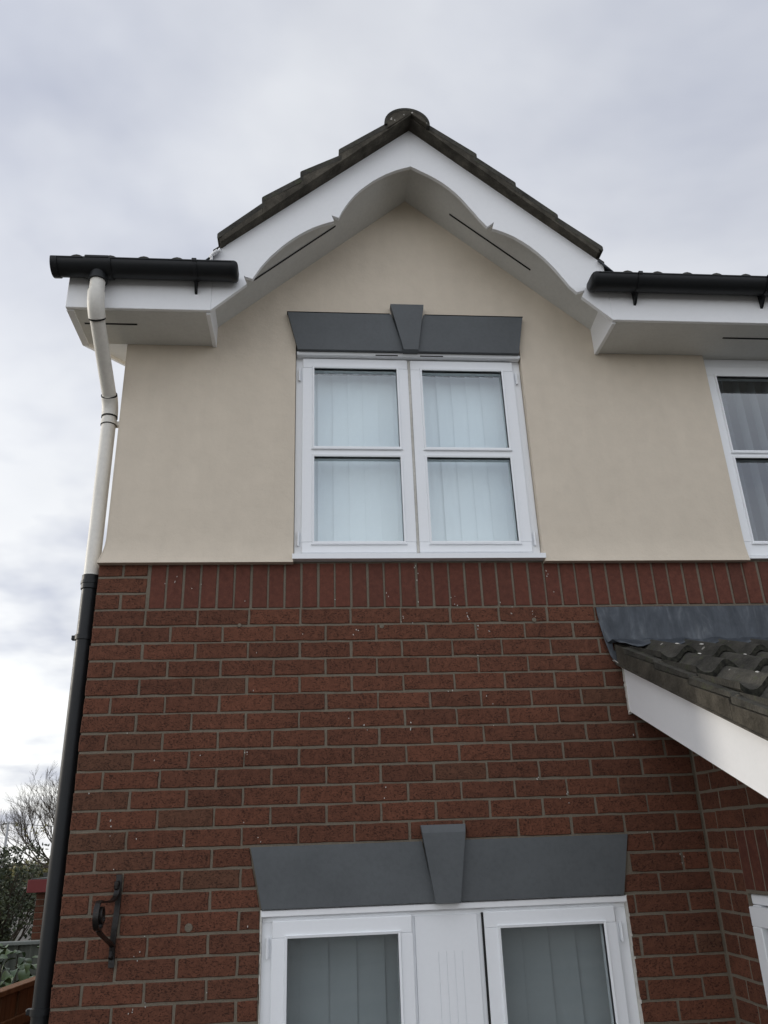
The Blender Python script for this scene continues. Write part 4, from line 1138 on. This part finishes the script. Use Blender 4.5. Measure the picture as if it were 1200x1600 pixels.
# garage with red fascia
ga = thing('garage', 'low brick outbuilding with a flat roof and dark red fascia', 'outbuilding', (-1.5, 8, G))
mb = MB(); mb.box(-2.545, -.2, 8.06, 11.0, G, -1.63); gw = setp(mb.obj('wall', 'mortar'), ga)
gs = MB()
for r in range(28):
    zc = -1.67 - .075 * r
    if zc < G + .03: break
    x = -2.55; first = True
    while x < -.3:
        w = .1025 if first and r % 2 else .215; first = False; xc = x + w / 2; x += w + .010
        me = V_full[(r * 7 + int(x * 10)) % 14] if w > .2 else V_half[r % 6]
        if zc > -2.35 and x < -1.6:
            o = link('brick', me, gw); o.matrix_parent_inverse = Matrix.Translation(-ga.location); o.matrix_parent_inverse = Matrix(); o.location = Vector((xc, 8.052, zc)) - ga.location + ga.location
        else: gs.add([p.co + Vector((xc, 8.052, zc)) for p in me.vertices], [tuple(p.vertices) for p in me.polygons])
o = gs.obj('brickwork', 'brick', gw, kind='stuff')
mb = MB(); mb.box(-2.64, -.1, 7.93, 7.97, -1.625, -1.475, .004); mb.box(-2.64, -2.60, 7.971, 11.1, -1.625, -1.475, .004); setp(mb.obj('fascia', 'red_fascia'), ga)
mb = MB(); mb.box(-2.61, -.1, 7.96, 11.1, -1.60, -1.462, .004); setp(mb.obj('roof', 'felt'), ga)
mb = MB(); mb.box(-2.66, -.1, 8.6, 8.64, -1.460, -1.41, .003); setp(mb.obj('upstand', 'felt'), ga)
mb = MB(); mb.box(-2.42, -.1, 9.0, 9.05, -1.46, -1.30, .004); setp(mb.obj('rear_fascia', 'red_fascia'), ga)

# foliage made of many small leaves
def foliage(mb, c, rad, n, ls, r_, shell=.45, lump=6):
    c = Vector(c); cl = []
    for i in range(lump):
        d = Vector((r_.gauss(0, 1), r_.gauss(0, 1), r_.gauss(0, 1))).normalized(); cl.append((Vector((d.x * rad[0], d.y * rad[1], d.z * rad[2])) * r_.uniform(.3, .8), r_.uniform(.35, .6)))
    for i in range(n):
        q, k = r_.choice(cl); d = Vector((r_.gauss(0, 1), r_.gauss(0, 1), r_.gauss(0, 1))).normalized() * (r_.random() ** shell)
        p = c + q + Vector((d.x * rad[0], d.y * rad[1], d.z * rad[2])) * k
        u = Vector((r_.gauss(0, 1), r_.gauss(0, 1), r_.gauss(0, 1))).normalized(); w = u.orthogonal().normalized(); u = u * ls * r_.uniform(.6, 1.3); w = w * ls * .45
        o = len(mb.v); mb.v += [tuple(p - u * .5), tuple(p + w * .5), tuple(p + u * .5), tuple(p - w * .5)]; mb.f.append((o, o + 1, o + 2, o + 3))
def grow(mb, p, d, L, r, depth, r_, tips, up=.25, spread=.5, seg=3):
    pts = [p]; rs = [r]; q = p.copy(); dd = d.copy()
    for i in range(seg):
        dd = (dd + Vector((r_.gauss(0, .10), r_.gauss(0, .10), r_.gauss(0, .06) + up * .12))).normalized(); q = q + dd * (L / seg); pts.append(q.copy()); rs.append(lin(r, r * .62, (i + 1) / seg))
    mb.tube(pts, rs, 5 if depth > 2 else 3, False)
    if depth == 0: tips.append(q); return
    nb = 3 if depth > 3 else r_.choice((2, 3, 3))
    for k in range(nb):
        a = r_.uniform(0, 2 * PI); o1 = dd.orthogonal().normalized(); o2 = dd.cross(o1); s_ = spread * r_.uniform(.6, 1.3)
        nd = (dd + (o1 * math.cos(a) + o2 * math.sin(a)) * s_ + Vector((0, 0, up))).normalized()
        st = pts[-1] if k < 2 else pts[-2]
        grow(mb, st, nd, L * r_.uniform(.62, .86), max(r * .6, .0042), depth - 1, r_, tips, up, spread, seg)
r_ = random.Random(33)
tr_ = thing('tree', 'bare wide-crowned tree with a few leaves left, beyond the outbuilding', 'tree', (-9.7, 35, G))
mb = MB(); tips = []
mb.tube([(-9.5, 35, G), (-9.52, 35, G + 1.0), (-9.5, 35.02, G + 1.7)], [.22, .17, .13], 8); setp(mb.obj('trunk', 'bark', smooth=60), tr_)
mb = MB()
for k in range(9):
    a = 2 * PI * k / 9 + r_.uniform(-.2, .2); el = r_.uniform(.35, 1.25)
    grow(mb, Vector((-9.5, 35.02, G + 1.6)), Vector((math.cos(a) * math.cos(el), math.sin(a) * math.cos(el), math.sin(el))).normalized(), 1.38, .060, 6, r_, tips, .16, .40)
setp(mb.obj('branches', 'bark', label='bare branches and twigs'), tr_)
zmax = max(p.z for p in tips); print('tree top', zmax, 'min x', min(p.x for p in tips), len(tips))
mb = MB()
for p in tips:
    pr_ = .22 if p.z < -.8 else (.12 if p.z < 0 else .02)
    if p.z < .2 and r_.random() < pr_:
        for k in range(2):
            c = p + Vector((r_.gauss(0, .12), r_.gauss(0, .12), r_.gauss(0, .12))); u = Vector((r_.gauss(0, 1), r_.gauss(0, 1), r_.gauss(0, 1))).normalized() * .07; w = u.orthogonal().normalized() * .035
            o = len(mb.v); mb.v += [tuple(c - u), tuple(c + w), tuple(c + u), tuple(c - w)]; mb.f.append((o, o + 1, o + 2, o + 3))
setp(mb.obj('leaves', 'autumn_leaf'), tr_).__setitem__('kind', 'stuff')
# dark evergreen bush
bu = thing('bush', 'dark evergreen bush at the left edge behind the grey-green fence', 'bush', (-3.9, 10, G))
mb = MB(); foliage(mb, (-4.15, 10, -2.45), (.85, .8, .95), 15000, .075, r_, .4, 16); setp(mb.obj('foliage', 'dark_leaf', kind='stuff'), bu)
mb = MB(); tips = []
for k in range(7): 
    a = r_.uniform(0, 6.28); grow(mb, Vector((-3.95, 10, G + .2)), Vector((math.cos(a) * .35, math.sin(a) * .35, 1)).normalized(), .82, .030, 3, r_, tips, .2, .4)
setp(mb.obj('branches', 'bark'), bu)
mb = MB()
for p in tips: foliage(mb, p, (.16, .16, .16), 26, .06, r_, .5, 3)
setp(mb.obj('outer_foliage', 'dark_leaf', kind='stuff'), bu)
# creeper in front of the outbuilding
cr = thing('shrub', 'low dark creeper heaped against the brick outbuilding', 'shrub', (-2.4, 7.5, G))
mb = MB(); foliage(mb, (-2.5, 7.5, -2.75), (1.1, .25, .62), 8000, .07, r_, .5, 12); setp(mb.obj('foliage', 'dark_leaf', kind='stuff'), cr)
mb = MB(); mb.tube([(-2.4, 7.5, G), (-2.38, 7.5, G + .8)], [.03, .015], 6); setp(mb.obj('stem', 'bark'), cr)
# far hedge line
hd = thing('hedge', 'far dark hedge filling the gap between the bush and the outbuilding', 'hedge', (-8, 19, G))
mb = MB()
for k in range(14): foliage(mb, (-16 + k * 1.15, 19 + r_.uniform(-.5, .5), -2.55), (1.1, .7, 1.1), 2200, .13, r_, .4, 7)
setp(mb.obj('foliage', 'dark_leaf', kind='stuff'), hd)
# pale pole with wires
po = thing('pole', 'slim pale pole with wires running from its top', 'pole', (-5.77, 16, G))
mb = MB(); mb.tube([(-5.77, 16, G), (-5.77, 16, -.50)], [.045, .026], 10); setp(mb.obj('shaft', 'post', smooth=50), po)
mb = MB(); mb.tube([(-5.77, 16, -.50), (-5.77, 16, -.47)], .04, 10); setp(mb.obj('cap', 'post', smooth=50), po)
mb = MB()
for tgt in ((-12, 14, -.9), (1.0, 30, -.3)):
    a = Vector((-5.77, 16, -.50)); b = Vector(tgt); mb.tube([a.lerp(b, t) + Vector((0, 0, -1.0 * t * (1 - t))) for t in [i / 10 for i in range(11)]], .006, 4)
setp(mb.obj('wire', 'black_pipe'), po)

# far trees closing the horizon
mb = MB(); r_ = random.Random(77)
for k in range(26): foliage(mb, (-34 + k * 1.6, 62 + r_.uniform(-2, 2), -2.6), (1.9, 1.2, 1.5 + r_.uniform(-.2, .6)), 700, .34, r_, .4, 7)
o = mb.obj('far_trees', 'autumn_leaf', kind='stuff', label='low belt of distant olive-brown trees along the horizon behind the outbuilding', category='trees')
